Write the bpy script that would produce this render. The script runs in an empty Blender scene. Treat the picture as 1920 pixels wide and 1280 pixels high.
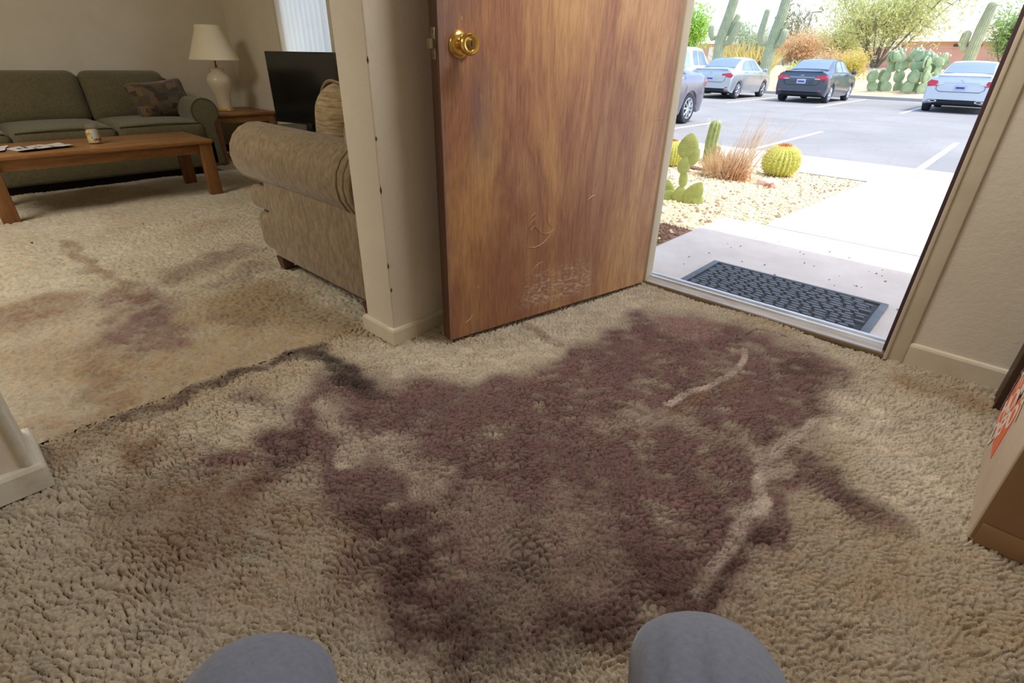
import bpy, math, random
import numpy as np
from mathutils import Vector, Matrix
PI=math.pi
U=1.107          # modelling units -> metres (everything is scaled once at the end, about the floor origin)
sc=bpy.context.scene
# ------------------------------------------------------------------ camera
cam=bpy.data.objects.new('camera',bpy.data.cameras.new('camera')); sc.collection.objects.link(cam)
R3=[(0.73173771,0.68130173,0.0196945),(-0.33700233,0.33653204,0.87930405),(-0.59244354,0.65005703,-0.47585346)]
mw=Matrix(((R3[0][0],R3[1][0],-R3[2][0],0),(R3[0][1],R3[1][1],-R3[2][1],0),(R3[0][2],R3[1][2],-R3[2][2],.84*U),(0,0,0,1)))
cam.matrix_world=mw
cam.data.sensor_width=36; cam.data.lens=18.3334; cam.data.clip_start=.02; cam.data.clip_end=500
sc.camera=cam
# ------------------------------------------------------------------ light and exposure
w=bpy.data.worlds.new('sky'); sc.world=w; w.use_nodes=True
nt=w.node_tree; bg=nt.nodes['Background']; sky=nt.nodes.new('ShaderNodeTexSky'); sky.sky_type='NISHITA'
SUN=Vector((.42,.16,.9)).normalized()
sky.sun_disc=False; sky.sun_elevation=math.asin(SUN.z); sky.sun_rotation=math.atan2(SUN.x,SUN.y)
sky.dust_density=4.5; sky.air_density=1.0; sky.ozone_density=1.0; sky.altitude=700
nt.links.new(sky.outputs[0],bg.inputs[0]); bg.inputs[1].default_value=.27
sl=bpy.data.lights.new('sun','SUN'); sl.energy=1.2; sl.angle=.0093; sl.color=(1,.95,.88)
so=bpy.data.objects.new('sun',sl); sc.collection.objects.link(so); so.rotation_euler=SUN.to_track_quat('Z','Y').to_euler()
def lamp(name,loc,size,power,col,rot=(0,0,0)):
    l=bpy.data.lights.new(name,'AREA'); l.shape='DISK'; l.size=size*U; l.energy=power; l.color=col
    o=bpy.data.objects.new(name,l); sc.collection.objects.link(o); o.location=Vector(loc)*U; o.rotation_euler=rot; return o
lamp('fill_light_entry',(-.42,1.35,2.12),.45,13.5,(1,.98,.96))  # added fill lamp, out of view, brightens carpet and door
lamp('fill_light_hall',(-.35,-1.6,2.12),.45,5.5,(1,.97,.93))  # unseen fill lamp added behind the camera
lamp('fill_light_living',(-3.1,-.9,2.12),1.2,34,(1,.96,.87))  # unseen lamp added to lift the living room walls and floor
vs=sc.view_settings; vs.view_transform='Standard'; vs.look='None'; vs.gamma=1; vs.use_curve_mapping=False; vs.exposure=.95
sc.cycles.max_bounces=8; sc.cycles.diffuse_bounces=5; sc.cycles.transmission_bounces=6; sc.cycles.transparent_max_bounces=8
sc.cycles.sample_clamp_indirect=6
# ------------------------------------------------------------------ helpers
rnd=random.Random(7); nrs=np.random.RandomState(5)
C=sc.collection
def srgb(r,g,b):
    f=lambda c:(c/255/12.92 if c/255<=.04045 else ((c/255+.055)/1.055)**2.4)
    return (f(r),f(g),f(b),1)
class MB:
    def __init__(s): s.v=[]; s.f=[]
    def add(s,v,f):
        n=len(s.v); s.v+= [tuple(map(float,p)) for p in v]; s.f+=[tuple(i+n for i in q) for q in f]; return s
    def box(s,x0,x1,y0,y1,z0,z1):
        v=[(x,y,z) for x in(x0,x1) for y in(y0,y1) for z in(z0,z1)]
        return s.add(v,[(0,1,3,2),(4,6,7,5),(0,4,5,1),(2,3,7,6),(0,2,6,4),(1,5,7,3)])
    def bbox(s,x0,x1,y0,y1,z0,z1,b=.006,n=2):
        return s.rbox(((x0+x1)/2,(y0+y1)/2,(z0+z1)/2),(x1-x0,y1-y0,z1-z0),b,n=n)
    def rbox(s,c,size,r,n=2,puff=None,seg=0,fn=None):
        # rounded box: cube surface grid pulled to rounded corners; puff=(axis,amount)
        hs=[a/2 for a in size]; r=min(r,min(hs)*.999)
        def coords(h):
            a=[-h+r*(1-math.cos(t*PI/2/n)) for t in range(n)]+[]
            mid=[-(h-r)+(2*(h-r))*k/(seg+1) for k in range(seg+2)]
            return a+mid+[-q for q in a[::-1]]
        cs=[coords(h) for h in hs]; idx={}; v=[]; f=[]
        def put(i,j,k):
            key=(i,j,k)
            if key in idx: return idx[key]
            p=np.array([cs[0][i],cs[1][j],cs[2][k]]); inner=np.array([max(-h+r,min(h-r,q)) for q,h in zip(p,hs)])
            d=p-inner; L=np.linalg.norm(d)
            if L>1e-9: p=inner+d/L*r
            if puff:
                ax,am=puff; o=[a for a in range(3) if a!=ax]
                t=p[ax]/hs[ax]
                w_=(1-(p[o[0]]/hs[o[0]])**2)*(1-(p[o[1]]/hs[o[1]])**2)
                p[ax]+=t*am*max(w_,0)**.6
            if fn: p=fn(p)
            v.append(tuple(p+np.array(c))); idx[key]=len(v)-1; return idx[key]
        N=[len(a)-1 for a in cs]
        for a in range(3):
            b,c_=[(1,2),(2,0),(0,1)][a]
            for side in(0,N[a]):
                for i in range(N[b]):
                    for j in range(N[c_]):
                        q=[]
                        for (di,dj) in((0,0),(1,0),(1,1),(0,1)):
                            t=[0,0,0]; t[a]=side; t[b]=i+di; t[c_]=j+dj; q.append(put(*t))
                        f.append(tuple(q) if side else tuple(q[::-1]))
        return s.add(v,f)
    def tube(s,pts,rad,n=8,cap=True,flat=None,prof=None):
        pts=[np.array(p,float) for p in pts]; m=len(pts)
        if not hasattr(rad,'__len__'): rad=[rad]*m
        v=[];f=[]; ref=None
        for i,p in enumerate(pts):
            d=pts[min(i+1,m-1)]-pts[max(i-1,0)]; d=d/(np.linalg.norm(d)+1e-12)
            if ref is None: ref=np.array([0,0,1.]) if abs(d[2])<.9 else np.array([1.,0,0])
            a=np.cross(ref,d); a/=np.linalg.norm(a)+1e-12; b=np.cross(d,a); ref=b
            for k in range(n):
                t=2*PI*k/n; q=prof(t) if prof else 1
                v.append(p+rad[i]*q*(math.cos(t)*a+math.sin(t)*b*(flat or 1)))
        for i in range(m-1):
            for k in range(n): f.append((i*n+k,i*n+(k+1)%n,(i+1)*n+(k+1)%n,(i+1)*n+k))
        if cap: f.append(tuple(range(n))[::-1]); f.append(tuple(range((m-1)*n,m*n)))
        return s.add(v,f)
    def lathe(s,c,prof,n=24,axis='z',cap=True):
        v=[];f=[];m=len(prof)
        for (r,h) in prof:
            for k in range(n):
                t=2*PI*k/n; a,b=r*math.cos(t),r*math.sin(t)
                p={'z':(a,b,h),'y':(a,h,-b) ,'x':(h,a,b)}[axis]
                v.append((p[0]+c[0],p[1]+c[1],p[2]+c[2]))
        for i in range(m-1):
            for k in range(n): f.append((i*n+k,i*n+(k+1)%n,(i+1)*n+(k+1)%n,(i+1)*n+k))
        if cap: f.append(tuple(range(n))[::-1]); f.append(tuple(range((m-1)*n,m*n)))
        return s.add(v,f)
    def prism(s,prof,a0,a1,axis='x',bev=0.0,nb=3):
        # prof = closed list of 2-D points in the other two axes (y,z / x,z / x,y); rounded ends by bev
        cx=sum(p[0] for p in prof)/len(prof); cy=sum(p[1] for p in prof)/len(prof)
        rings=[]
        R_=max(math.hypot(p[0]-cx,p[1]-cy) for p in prof)
        if bev>0:
            for k in range(nb+1):
                t=k/nb*PI/2; rings.append((a0+bev*(1-math.sin(t)),1-bev/R_*(1-math.cos(PI/2-t))) )
            rings=[(a0+bev*(1-math.sin(k/nb*PI/2)), 1-bev/R_*(1-math.sin(k/nb*PI/2+0)) if False else 1-bev/R_*(math.cos(k/nb*PI/2))*1.0*.999) for k in range(nb+1)]
            rings=[(a0+bev*(1-math.cos(k/nb*PI/2)),1-bev/R_*(1-math.sin(k/nb*PI/2))) for k in range(nb+1)]
            rings+= [(a1-(q[0]-a0),q[1]) for q in rings[::-1]]
        else: rings=[(a0,1),(a1,1)]
        n=len(prof); v=[];f=[]
        for a,sc_ in rings:
            for p in prof:
                x,y=cx+(p[0]-cx)*sc_,cy+(p[1]-cy)*sc_
                v.append({'x':(a,x,y),'y':(x,a,y),'z':(x,y,a)}[axis])
        for i in range(len(rings)-1):
            for k in range(n): f.append((i*n+k,i*n+(k+1)%n,(i+1)*n+(k+1)%n,(i+1)*n+k))
        f.append(tuple(range(n))[::-1]); f.append(tuple(range((len(rings)-1)*n,len(rings)*n)))
        return s.add(v,f)
    def xf(s,M):
        s.v=[tuple(M@Vector(p)) for p in s.v]; return s
def mk(name,mb,mat,parent=None,loc=(0,0,0),smooth=True,rot=None,fix=True):
    me=bpy.data.meshes.new(name); me.from_pydata(mb.v,[],mb.f)
    if fix:
        import bmesh
        b=bmesh.new(); b.from_mesh(me); bmesh.ops.recalc_face_normals(b,faces=b.faces); b.to_mesh(me); b.free()
    if mat: me.materials.append(mat)
    if smooth:
        me.shade_smooth()
        try: me.set_sharp_from_angle(angle=math.radians(38))
        except Exception: pass
    o=bpy.data.objects.new(name,me); C.objects.link(o); o.location=loc
    if rot: o.rotation_euler=rot
    if parent: o.parent=parent
    return o
def thing(name,label,cat,loc=(0,0,0),rz=0,group=None):
    o=bpy.data.objects.new(name,None); C.objects.link(o); o.location=loc; o.rotation_euler=(0,0,rz); o.empty_display_size=.1
    o['label']=label; o['category']=cat
    if group: o['group']=group
    return o
def tag(o,label,cat,group=None,kind=None):
    o['label']=label; o['category']=cat
    if group: o['group']=group
    if kind: o['kind']=kind
    return o
def struct(name,mb,mat,parent=None,smooth=False):
    o=mk(name,mb,mat,parent,smooth=smooth)
    if not parent: o['kind']='structure'
    return o
def dup(root,loc,rz=None,label=None):
    r=root.copy(); C.objects.link(r); r.location=loc
    if rz is not None: r.rotation_euler=(0,0,rz)
    if label: r['label']=label
    for ch in list(root.children):
        c=ch.copy(); C.objects.link(c); c.parent=r
        for g in ch.children:
            d=g.copy(); C.objects.link(d); d.parent=c
    return r
# ------------------------------------------------------------------ materials
def mat(name,col,rough=.6,metal=0,spec=.5,**k):
    m=bpy.data.materials.new(name); m.use_nodes=True; b=m.node_tree.nodes['Principled BSDF']
    b.inputs['Base Color'].default_value=col if len(col)==4 else (*col,1); b.inputs['Roughness'].default_value=rough
    b.inputs['Metallic'].default_value=metal; b.inputs['Specular IOR Level'].default_value=spec
    for kk,vv in k.items(): b.inputs[kk.replace('_',' ')].default_value=vv
    return m
def nodes(m): return m.node_tree.nodes,m.node_tree.links,m.node_tree.nodes['Principled BSDF']
def coords(m,scale=(1,1,1)):
    N,L,b=nodes(m); t=N.new('ShaderNodeTexCoord'); mp=N.new('ShaderNodeMapping'); mp.inputs['Scale'].default_value=scale
    L.new(t.outputs['Object'],mp.inputs[0]); return mp.outputs[0]
def noise(m,vec,scale,detail=4,rough=.6,dist=0):
    N,L,b=nodes(m); n=N.new('ShaderNodeTexNoise'); n.inputs['Scale'].default_value=scale; n.inputs['Detail'].default_value=detail
    n.inputs['Roughness'].default_value=rough; n.inputs['Distortion'].default_value=dist; L.new(vec,n.inputs['Vector']); return n.outputs['Fac']
def ramp(m,fac,stops):
    N,L,b=nodes(m); r=N.new('ShaderNodeValToRGB'); e=r.color_ramp.elements
    while len(e)>len(stops): e.remove(e[-1])
    while len(e)<len(stops): e.new(.5)
    for el,(p,c) in zip(e,stops): el.position=p; el.color=c if len(c)==4 else (*c,1)
    L.new(fac,r.inputs[0]); return r.outputs[0]
def mix(m,fac,a,b_,mode='MIX'):
    N,L,b=nodes(m); x=N.new('ShaderNodeMix'); x.data_type='RGBA'; x.blend_type=mode
    for s_,v in((x.inputs[0],fac),(x.inputs[6],a),(x.inputs[7],b_)):
        if hasattr(v,'links'): L.new(v,s_)
        else: s_.default_value=v if not isinstance(v,tuple) else (v if len(v)==4 else (*v,1))
    return x.outputs[2]
def bump(m,h,strength=.3,dist=.01):
    N,L,b=nodes(m); x=N.new('ShaderNodeBump'); x.inputs['Strength'].default_value=strength; x.inputs['Distance'].default_value=dist
    L.new(h,x.inputs['Height'])
    if b.inputs['Normal'].links: L.new(b.inputs['Normal'].links[0].from_socket,x.inputs['Normal'])
    L.new(x.outputs[0],b.inputs['Normal'])
def setc(m,s): nodes(m)[1].new(s,nodes(m)[2].inputs['Base Color'])
def two(name,c1,c2,scale=(1,1,1),ns=5,rough=.6,bs=.2,bd=.005,bns=None,lo=.35,hi=.65,detail=5,**k):
    m=mat(name,c1,rough,**k); v=coords(m,scale); f=noise(m,v,ns,detail); setc(m,ramp(m,f,[(lo,c1),(hi,c2)]))
    if bs: bump(m,noise(m,v,bns or ns*3,4),bs,bd)
    return m
M={}
M['wall']=two('painted_wall',srgb(210,200,180),srgb(218,208,190),ns=2.5,rough=.75,bs=.35,bd=.004,bns=55,detail=3)
M['wallw']=two('painted_trim',srgb(214,203,182),srgb(200,188,164),ns=6,rough=.5,bs=.12,bd=.003,bns=40)
M['base2']=two('worn_white_trim',srgb(214,208,192),srgb(180,168,146),ns=14,rough=.55,bs=.3,bd=.003,bns=60,lo=.45,hi=.8)
M['ceil']=mat('ceiling_paint',srgb(226,220,205),.9)
M['ext']=two('stucco',srgb(205,185,155),srgb(190,170,140),ns=8,rough=.9,bs=.5,bd=.01,bns=60)
M['jamb']=mat('jamb_paint',srgb(205,190,160),.5)
M['strip']=mat('weatherstrip_brown',srgb(74,52,52),.6)
M['alu']=two('aluminium_threshold',srgb(214,216,218),srgb(180,180,178),scale=(1,14,1),ns=6,rough=.38,bs=.05,metal=.55)
M['alu2']=mat('threshold_edge',srgb(128,112,86),.55,.3)
M['brass']=mat('polished_brass',srgb(226,186,104),.22,1.0)
M['brassd']=mat('aged_brass',srgb(150,120,70),.4,.9)
M['steel']=mat('strike_metal',srgb(150,140,115),.35,.9)
M['black']=mat('black_plastic',srgb(20,20,22),.4)
M['screen']=mat('tv_screen',srgb(8,9,11),.12,spec=.6)
M['dark']=mat('dark_gap',srgb(14,12,10),.9)
def wood(name,c1,c2,c3,scale,rough=.45,bs=.25,spec=.4):
    m=mat(name,c1,rough,spec=spec); v=coords(m,scale)
    a=noise(m,v,3.2,6,.62,.6); b=noise(m,v,22,5,.7); g=noise(m,v,60,3,.6)
    c=ramp(m,a,[(.28,c1),(.5,c2),(.72,c3)]); c=mix(m,.55,c,ramp(m,b,[(.3,(.45,.45,.45,1)),(.62,(1,1,1,1))]),'MULTIPLY')
    setc(m,c); bump(m,b,bs,.004); bump(m,g,bs*.5,.002); return m
M['tablewood']=wood('oak_table_wood',srgb(168,122,74),srgb(150,104,60),srgb(120,80,44),(8,1,8),.38)
M['legwood']=wood('oak_leg_wood',srgb(156,110,68),srgb(134,90,52),srgb(108,70,40),(8,8,1),.4)
M['darkwood']=wood('dark_brown_wood',srgb(92,64,44),srgb(74,50,34),srgb(60,40,28),(6,6,.8),.5)
M['footwood']=mat('sofa_foot_wood',srgb(84,46,26),.4)
# entry door: weathered stained veneer; grain runs vertically, bleached and scuffed patches near the bottom
m=mat('weathered_door_veneer',srgb(170,110,66),.42,spec=.45); v=coords(m,(9,9,1)); v1=coords(m,(2.6,2.6,.55)); v0=coords(m)
big=noise(m,v1,1.7,5,.62,.8); gr=noise(m,v,9,7,.72,.35); fine=noise(m,coords(m,(26,26,1)),9,4,.7)
c=ramp(m,big,[(.30,srgb(222,176,122)),(.45,srgb(206,156,108)),(.58,srgb(172,120,92)),(.72,srgb(196,150,112))])
c=mix(m,.55,c,ramp(m,gr,[(.34,(.50,.44,.42,1)),(.55,(1,1,1,1))]),'MULTIPLY')
c=mix(m,.35,c,ramp(m,fine,[(.32,(.55,.5,.48,1)),(.5,(1,1,1,1))]),'MULTIPLY')
N,L,b=nodes(m)
sep=N.new('ShaderNodeSeparateXYZ'); L.new(v0,sep.inputs[0])
def rng(m,sock,a,b_,c0=0,c1=1):
    N,L,_=nodes(m); r=N.new('ShaderNodeMapRange'); r.interpolation_type='SMOOTHSTEP'; L.new(sock,r.inputs[0])
    for i,vv in zip((1,2,3,4),(a,b_,c0,c1)): r.inputs[i].default_value=vv
    return r.outputs[0]
def mul(m,a,b_,op='MULTIPLY'):
    N,L,_=nodes(m); x=N.new('ShaderNodeMath'); x.operation=op; x.use_clamp=True
    for i,vv in enumerate((a,b_)):
        if hasattr(vv,'links'): L.new(vv,x.inputs[i])
        else: x.inputs[i].default_value=vv
    return x.outputs[0]
low=mul(m,rng(m,sep.outputs[2],.22,.10),rng(m,sep.outputs[2],.02,.07)); mid=mul(m,rng(m,sep.outputs[0],.30,.42),rng(m,sep.outputs[0],.78,.62))
sc1=mul(m,mul(m,low,mid),rng(m,noise(m,coords(m,(3,3,9)),9,6,.75,1.2),.50,.60)); c=mix(m,mul(m,sc1,.9),c,srgb(226,214,200))
grey=mul(m,rng(m,sep.outputs[0],.80,.93),rng(m,noise(m,v1,3,4),.42,.62)); c=mix(m,mul(m,grey,.55),c,srgb(110,100,108))
sp=rng(m,noise(m,coords(m,(1,1,.6)),42,3,.5),.70,.76); c=mix(m,mul(m,sp,.5),c,srgb(214,176,130))
setc(m,c); bump(m,gr,.5,.004); bump(m,fine,.35,.002)
N,L,b=nodes(m); L.new(ramp(m,gr,[(.3,(.62,.62,.62,1)),(.7,(.36,.36,.36,1))]),b.inputs['Roughness'])
M['door']=m
M['dooredge']=wood('door_edge_wood',srgb(104,66,42),srgb(84,52,34),srgb(70,42,28),(12,12,1),.6)
M['scuff']=mat('pale_scuff',srgb(216,182,140),.7)
# fabrics
def fabric(name,c1,c2,sx,ns=40,bs=.6,bd=.006):
    m=mat(name,c1,.95,spec=.15); v=coords(m,sx); f=noise(m,v,ns,4,.65); g=noise(m,coords(m),6,3)
    c=ramp(m,f,[(.32,c1),(.66,c2)]); c=mix(m,.3,c,ramp(m,g,[(.3,(.7,.7,.7,1)),(.7,(1,1,1,1))]),'MULTIPLY'); setc(m,c); bump(m,f,bs,bd)
    nodes(m)[2].inputs['Sheen Weight'].default_value=.25; nodes(m)[2].inputs['Sheen Roughness'].default_value=.5
    return m
M['sofa']=fabric('olive_chenille',srgb(90,82,58),srgb(108,99,72),(1,1,1),60)
M['sofap']=mat('sofa_piping',srgb(74,66,48),.9)
M['love']=fabric('taupe_chenille',srgb(112,94,70),srgb(150,130,102),(1,1,.45),55,.7)
M['lovec']=fabric('ribbed_tan_chenille',srgb(112,92,64),srgb(184,160,120),(.25,.25,2.2),50,.9,.008)
M['lovep']=mat('loveseat_piping',srgb(128,110,82),.9)
m=fabric('patchwork_pillow',srgb(70,58,44),srgb(92,78,58),(1,1,1),50)
N,L,b=nodes(m); vo=N.new('ShaderNodeTexVoronoi'); vo.distance='CHEBYCHEV'; vo.inputs['Scale'].default_value=15; L.new(coords(m,(1,1,1.3)),vo.inputs['Vector'])
cc=N.new('ShaderNodeSeparateColor'); L.new(vo.outputs['Color'],cc.inputs[0])
old=b.inputs['Base Color'].links[0].from_socket
setc(m,mix(m,.75,old,ramp(m,cc.outputs[0],[(.0,srgb(48,40,36)),(.35,srgb(96,78,54)),(.6,srgb(64,62,60)),(.8,srgb(120,98,72)),(1,srgb(82,58,44))])))
M['pillow']=m
M['shade']=mat('linen_lampshade',srgb(232,220,190),.8,Subsurface_Weight=0.0)
M['ceramic']=two('glazed_ceramic',srgb(222,208,182),srgb(206,190,160),ns=6,rough=.25,bs=0)
m=mat('blind_vane',srgb(240,242,240),.6); N,L,b=nodes(m)
tr=N.new('ShaderNodeBsdfTranslucent'); tr.inputs[0].default_value=(.95,.97,.98,1); mx=N.new('ShaderNodeMixShader'); mx.inputs[0].default_value=.72
out=[n for n in N if n.type=='OUTPUT_MATERIAL'][0]; L.new(b.outputs[0],mx.inputs[1]); L.new(tr.outputs[0],mx.inputs[2]); L.new(mx.outputs[0],out.inputs[0]); M['blind']=m
def glass(name,col,rough=.02,a=.12):
    m=mat(name,col,rough); N,L,b=nodes(m); t=N.new('ShaderNodeBsdfTransparent'); t.inputs[0].default_value=col
    g=N.new('ShaderNodeBsdfGlossy'); g.inputs['Roughness'].default_value=rough; mx=N.new('ShaderNodeMixShader'); mx.inputs[0].default_value=a; L.new(t.outputs[0],mx.inputs[1]); L.new(g.outputs[0],mx.inputs[2])
    out=[n for n in N if n.type=='OUTPUT_MATERIAL'][0]; L.new(mx.outputs[0],out.inputs[0]); return m
M['glass']=glass('clear_glass',(.95,.98,.97,1))
M['carglass']=mat('tinted_car_glass',srgb(118,138,156),.06,spec=.9)
M['carglassd']=mat('dark_car_glass',srgb(70,84,100),.06,spec=.9)
def paint(name,c,metal=.5,rough=.3):
    m=mat(name,c,rough,metal); nodes(m)[2].inputs['Coat Weight'].default_value=.8; nodes(m)[2].inputs['Coat Roughness'].default_value=.06; return m
M['p_silver']=paint('silver_paint',srgb(186,194,198)); M['p_dark']=paint('slate_paint',srgb(74,84,96)); M['p_white']=paint('pearl_white_paint',srgb(206,214,220),.15)
M['p_purple']=paint('mauve_grey_paint',srgb(112,110,122),.5); M['p_truck']=paint('white_truck_paint',srgb(214,222,226),.1)
M['tyre']=mat('tyre_rubber',srgb(44,46,52),.85); M['rim']=mat('alloy_rim',srgb(190,194,200),.3,.8); M['under']=mat('underbody_black',srgb(26,28,32),.8)
M['tail']=mat('red_tail_lens',srgb(196,34,52),.15,spec=.8); M['tailw']=mat('clear_tail_lens',srgb(226,214,220),.15); M['plate']=mat('plate_print',srgb(188,190,222),.5); M['platec']=mat('plate_ink',srgb(74,72,120),.5)
M['chrome']=mat('chrome',srgb(215,220,225),.12,1)
# outdoors
M['conc']=two('concrete',srgb(196,188,180),srgb(210,204,196),ns=3,rough=.9,bs=.2,bd=.004,bns=80)
m=two('asphalt',srgb(134,134,132),srgb(147,146,143),ns=.5,rough=.92,bs=.3,bd=.006,bns=60); M['asphalt']=m
v=coords(m,(1,.35,1)); f1=noise(m,v,.55,5,.7,1.5)
old=nodes(m)[2].inputs['Base Color'].links[0].from_socket
setc(m,mix(m,ramp(m,f1,[(.495,(0,0,0,1)),(.5,(.45,.45,.45,1)),(.505,(0,0,0,1))]),old,srgb(96,98,100)))
M['line']=two('lot_paint',srgb(236,234,226),srgb(214,212,206),ns=20,rough=.8,bs=0)
M['kerb']=mat('kerb_concrete',srgb(176,172,160),.9)
M['gravel']=two('bed_gravel_ground',srgb(226,214,180),srgb(204,190,154),ns=50,rough=.95,bs=.6,bd=.01,bns=120)
M['stone1']=two('pale_pebble',srgb(230,220,186),srgb(212,198,160),ns=30,rough=.9,bs=0); M['stone2']=mat('dark_pebble',srgb(160,140,114),.9)
M['dirt']=two('brown_dirt',srgb(150,116,92),srgb(126,96,76),ns=30,rough=.95,bs=.6,bd=.01,bns=90)
M['desert']=two('desert_ground',srgb(226,202,172),srgb(206,176,146),ns=.7,rough=.95,bs=.3,bd=.02,bns=8)
M['rock']=two('pink_rock',srgb(226,196,176),srgb(176,110,80),ns=9,rough=.9,bs=.6,bd=.01,lo=.5,hi=.62)
M['log']=mat('weathered_cactus_skeleton',srgb(120,70,70),.9)
def plant(name,c1,c2,ns=12,t=0.25,**k):
    m=two(name,c1,c2,ns=ns,rough=.75,bs=.2,bd=.003,**k)
    return m
M['sag']=plant('saguaro_skin',srgb(160,168,132),srgb(182,188,150),3)
M['pad']=plant('prickly_pad',srgb(150,164,92),srgb(170,178,108),30)
M['pad2']=plant('far_prickly_pad',srgb(136,160,116),srgb(166,184,138),4)
M['padfruit']=mat('pale_pad_rim',srgb(226,232,200),.8)
M['barrel']=plant('barrel_skin',srgb(166,172,84),srgb(190,192,100),20)
M['spine']=mat('golden_spine',srgb(240,222,120),.6); M['spineo']=mat('orange_spine',srgb(206,132,70),.7); M['areole']=mat('pale_areole',srgb(220,214,160),.8)
M['straw']=two('dry_straw',srgb(226,206,172),srgb(206,170,128),ns=6,rough=.85,bs=0)
M['strawo']=mat('rust_straw',srgb(200,146,104),.85)
M['col']=plant('column_cactus_skin',srgb(120,134,76),srgb(150,158,96),25)
def leaf(name,c1,c2):
    m=two(name,c1,c2,ns=1.2,rough=.8,bs=0,lo=.3,hi=.7); N,L,b=nodes(m)
    tr=N.new('ShaderNodeBsdfTranslucent'); tr.inputs[0].default_value=c2; mx=N.new('ShaderNodeMixShader'); mx.inputs[0].default_value=.35
    out=[n for n in N if n.type=='OUTPUT_MATERIAL'][0]; L.new(b.outputs[0],mx.inputs[1]); L.new(tr.outputs[0],mx.inputs[2]); L.new(mx.outputs[0],out.inputs[0]); return m
M['lf_palo']=leaf('palo_verde_leaf',srgb(184,192,122),srgb(216,218,156)); M['lf_green']=leaf('lime_leaf',srgb(130,178,66),srgb(178,214,96)); M['lf_grey']=leaf('grey_green_leaf',srgb(150,170,140),srgb(184,196,164))
M['lf_orange']=leaf('orange_brush_leaf',srgb(214,176,132),srgb(230,204,164)); M['lf_yellow']=leaf('yellow_bush_leaf',srgb(200,186,84),srgb(226,212,120)); M['lf_mid']=leaf('mesquite_leaf',srgb(136,168,96),srgb(170,196,130))
M['lf_agave']=leaf('agave_blade',srgb(186,178,104),srgb(222,208,140)); M['bark']=mat('grey_bark',srgb(134,128,110),.9); M['twig']=mat('pale_twig',srgb(160,160,130),.9)
M['pinkwall']=two('pink_block_wall',srgb(204,164,146),srgb(194,152,134),ns=1,rough=.9,bs=0)
M['roof']=two('pale_roof',srgb(216,190,172),srgb(200,174,158),ns=.6,rough=.9,bs=0); M['whiteroof']=mat('white_roof',srgb(232,234,238),.8); M['tanwall']=mat('tan_house_wall',srgb(196,170,140),.9); M['windowband']=mat('dark_window_band',srgb(96,80,72),.8)  # last one: dark brown of the far house's window bands
M['rubber']=two('grey_rubber',srgb(78,84,90),srgb(96,102,108),ns=20,rough=.6,bs=.3,bd=.002,bns=120)
M['rubberd']=mat('rubber_groove',srgb(34,38,44),.7)
M['card']=two('cardboard',srgb(212,194,170),srgb(202,182,156),ns=5,rough=.8,bs=.1,bd=.001,bns=60); M['cardd']=two('brown_cardboard',srgb(150,116,82),srgb(136,104,72),ns=4,rough=.85,bs=0)
M['orange']=mat('orange_print',srgb(226,108,62),.6); M['print']=mat('grey_print',srgb(128,122,122),.7); M['whitep']=mat('white_print',srgb(226,212,192),.7)
M['paper']=mat('newsprint',srgb(196,190,188),.8); M['ink']=mat('newsprint_ink',srgb(96,92,96),.8)
M['lid']=mat('clear_plastic',srgb(190,200,196),.2); M['candy']=two('mixed_candies',srgb(176,110,96),srgb(232,214,140),ns=60,rough=.5,bs=.3,lo=.42,hi=.58)
M['denim']=fabric('grey_trouser_cloth',srgb(112,118,132),srgb(124,130,145),(1,1,1),160,.25,.001); M['shoe']=mat('dark_shoe',srgb(40,40,44),.7); M['sole']=mat('shoe_sole',srgb(180,180,176),.7); M['sock']=mat('black_sock',srgb(30,30,34),.9)
M['fill_dish']=mat('fill_fixture_glass',srgb(240,236,224),.4)  # dish of the added ceiling fixtures
# ------------------------------------------------------------------ structure
YE,XW,YW=1.94,-5.6,2.25
ZC=2.2
struct('ceiling',MB().box(XW-.15,.9,-3.0,2.4,ZC,ZC+.1),M['ceil'])
struct('wall_left',MB().box(XW-.15,XW,-3.0,YW,0,ZC),M['wall'])
struct('wall_back',MB().box(XW-.15,.9,-3.15,-3.0,0,ZC),M['wall'])
struct('wall_right',MB().box(.75,.9,-3.0,YE,0,ZC),M['wall'])
# living room exterior wall with a window opening
wx0,wx1,wz0,wz1=-4.60,-3.86,.74,1.85
struct('wall_window_side',MB().box(XW-.15,wx0,YW,YW+.15,0,ZC).box(wx1,-1.31,YW,YW+.15,0,ZC).box(wx0,wx1,YW,YW+.15,0,wz0).box(wx0,wx1,YW,YW+.15,wz1,ZC),M['wall'])
# entry wall with the door opening
dx0,dx1,dz1=-1.0,-.105,1.87
struct('wall_entry',MB().box(-1.31,dx0-.03,YE,YE+.055,0,ZC).box(-1.31,dx0-.22,YE+.055,YE+.15,0,ZC).box(dx1+.03,.9,YE,YE+.15,0,ZC).box(dx0-.03,dx1+.03,YE,YE+.15,dz1+.03,ZC),M['wall'])
struct('stucco_wall_outside',MB().box(-1.32,dx0-.24,YE+.151,YE+.19,-.1,ZC+.3).box(dx1+.03,3,YE+.151,YE+.19,-.1,ZC+.3).box(dx0-.03,dx1+.03,YE+.151,YE+.19,dz1+.03,ZC+.3),M['ext'])
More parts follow.
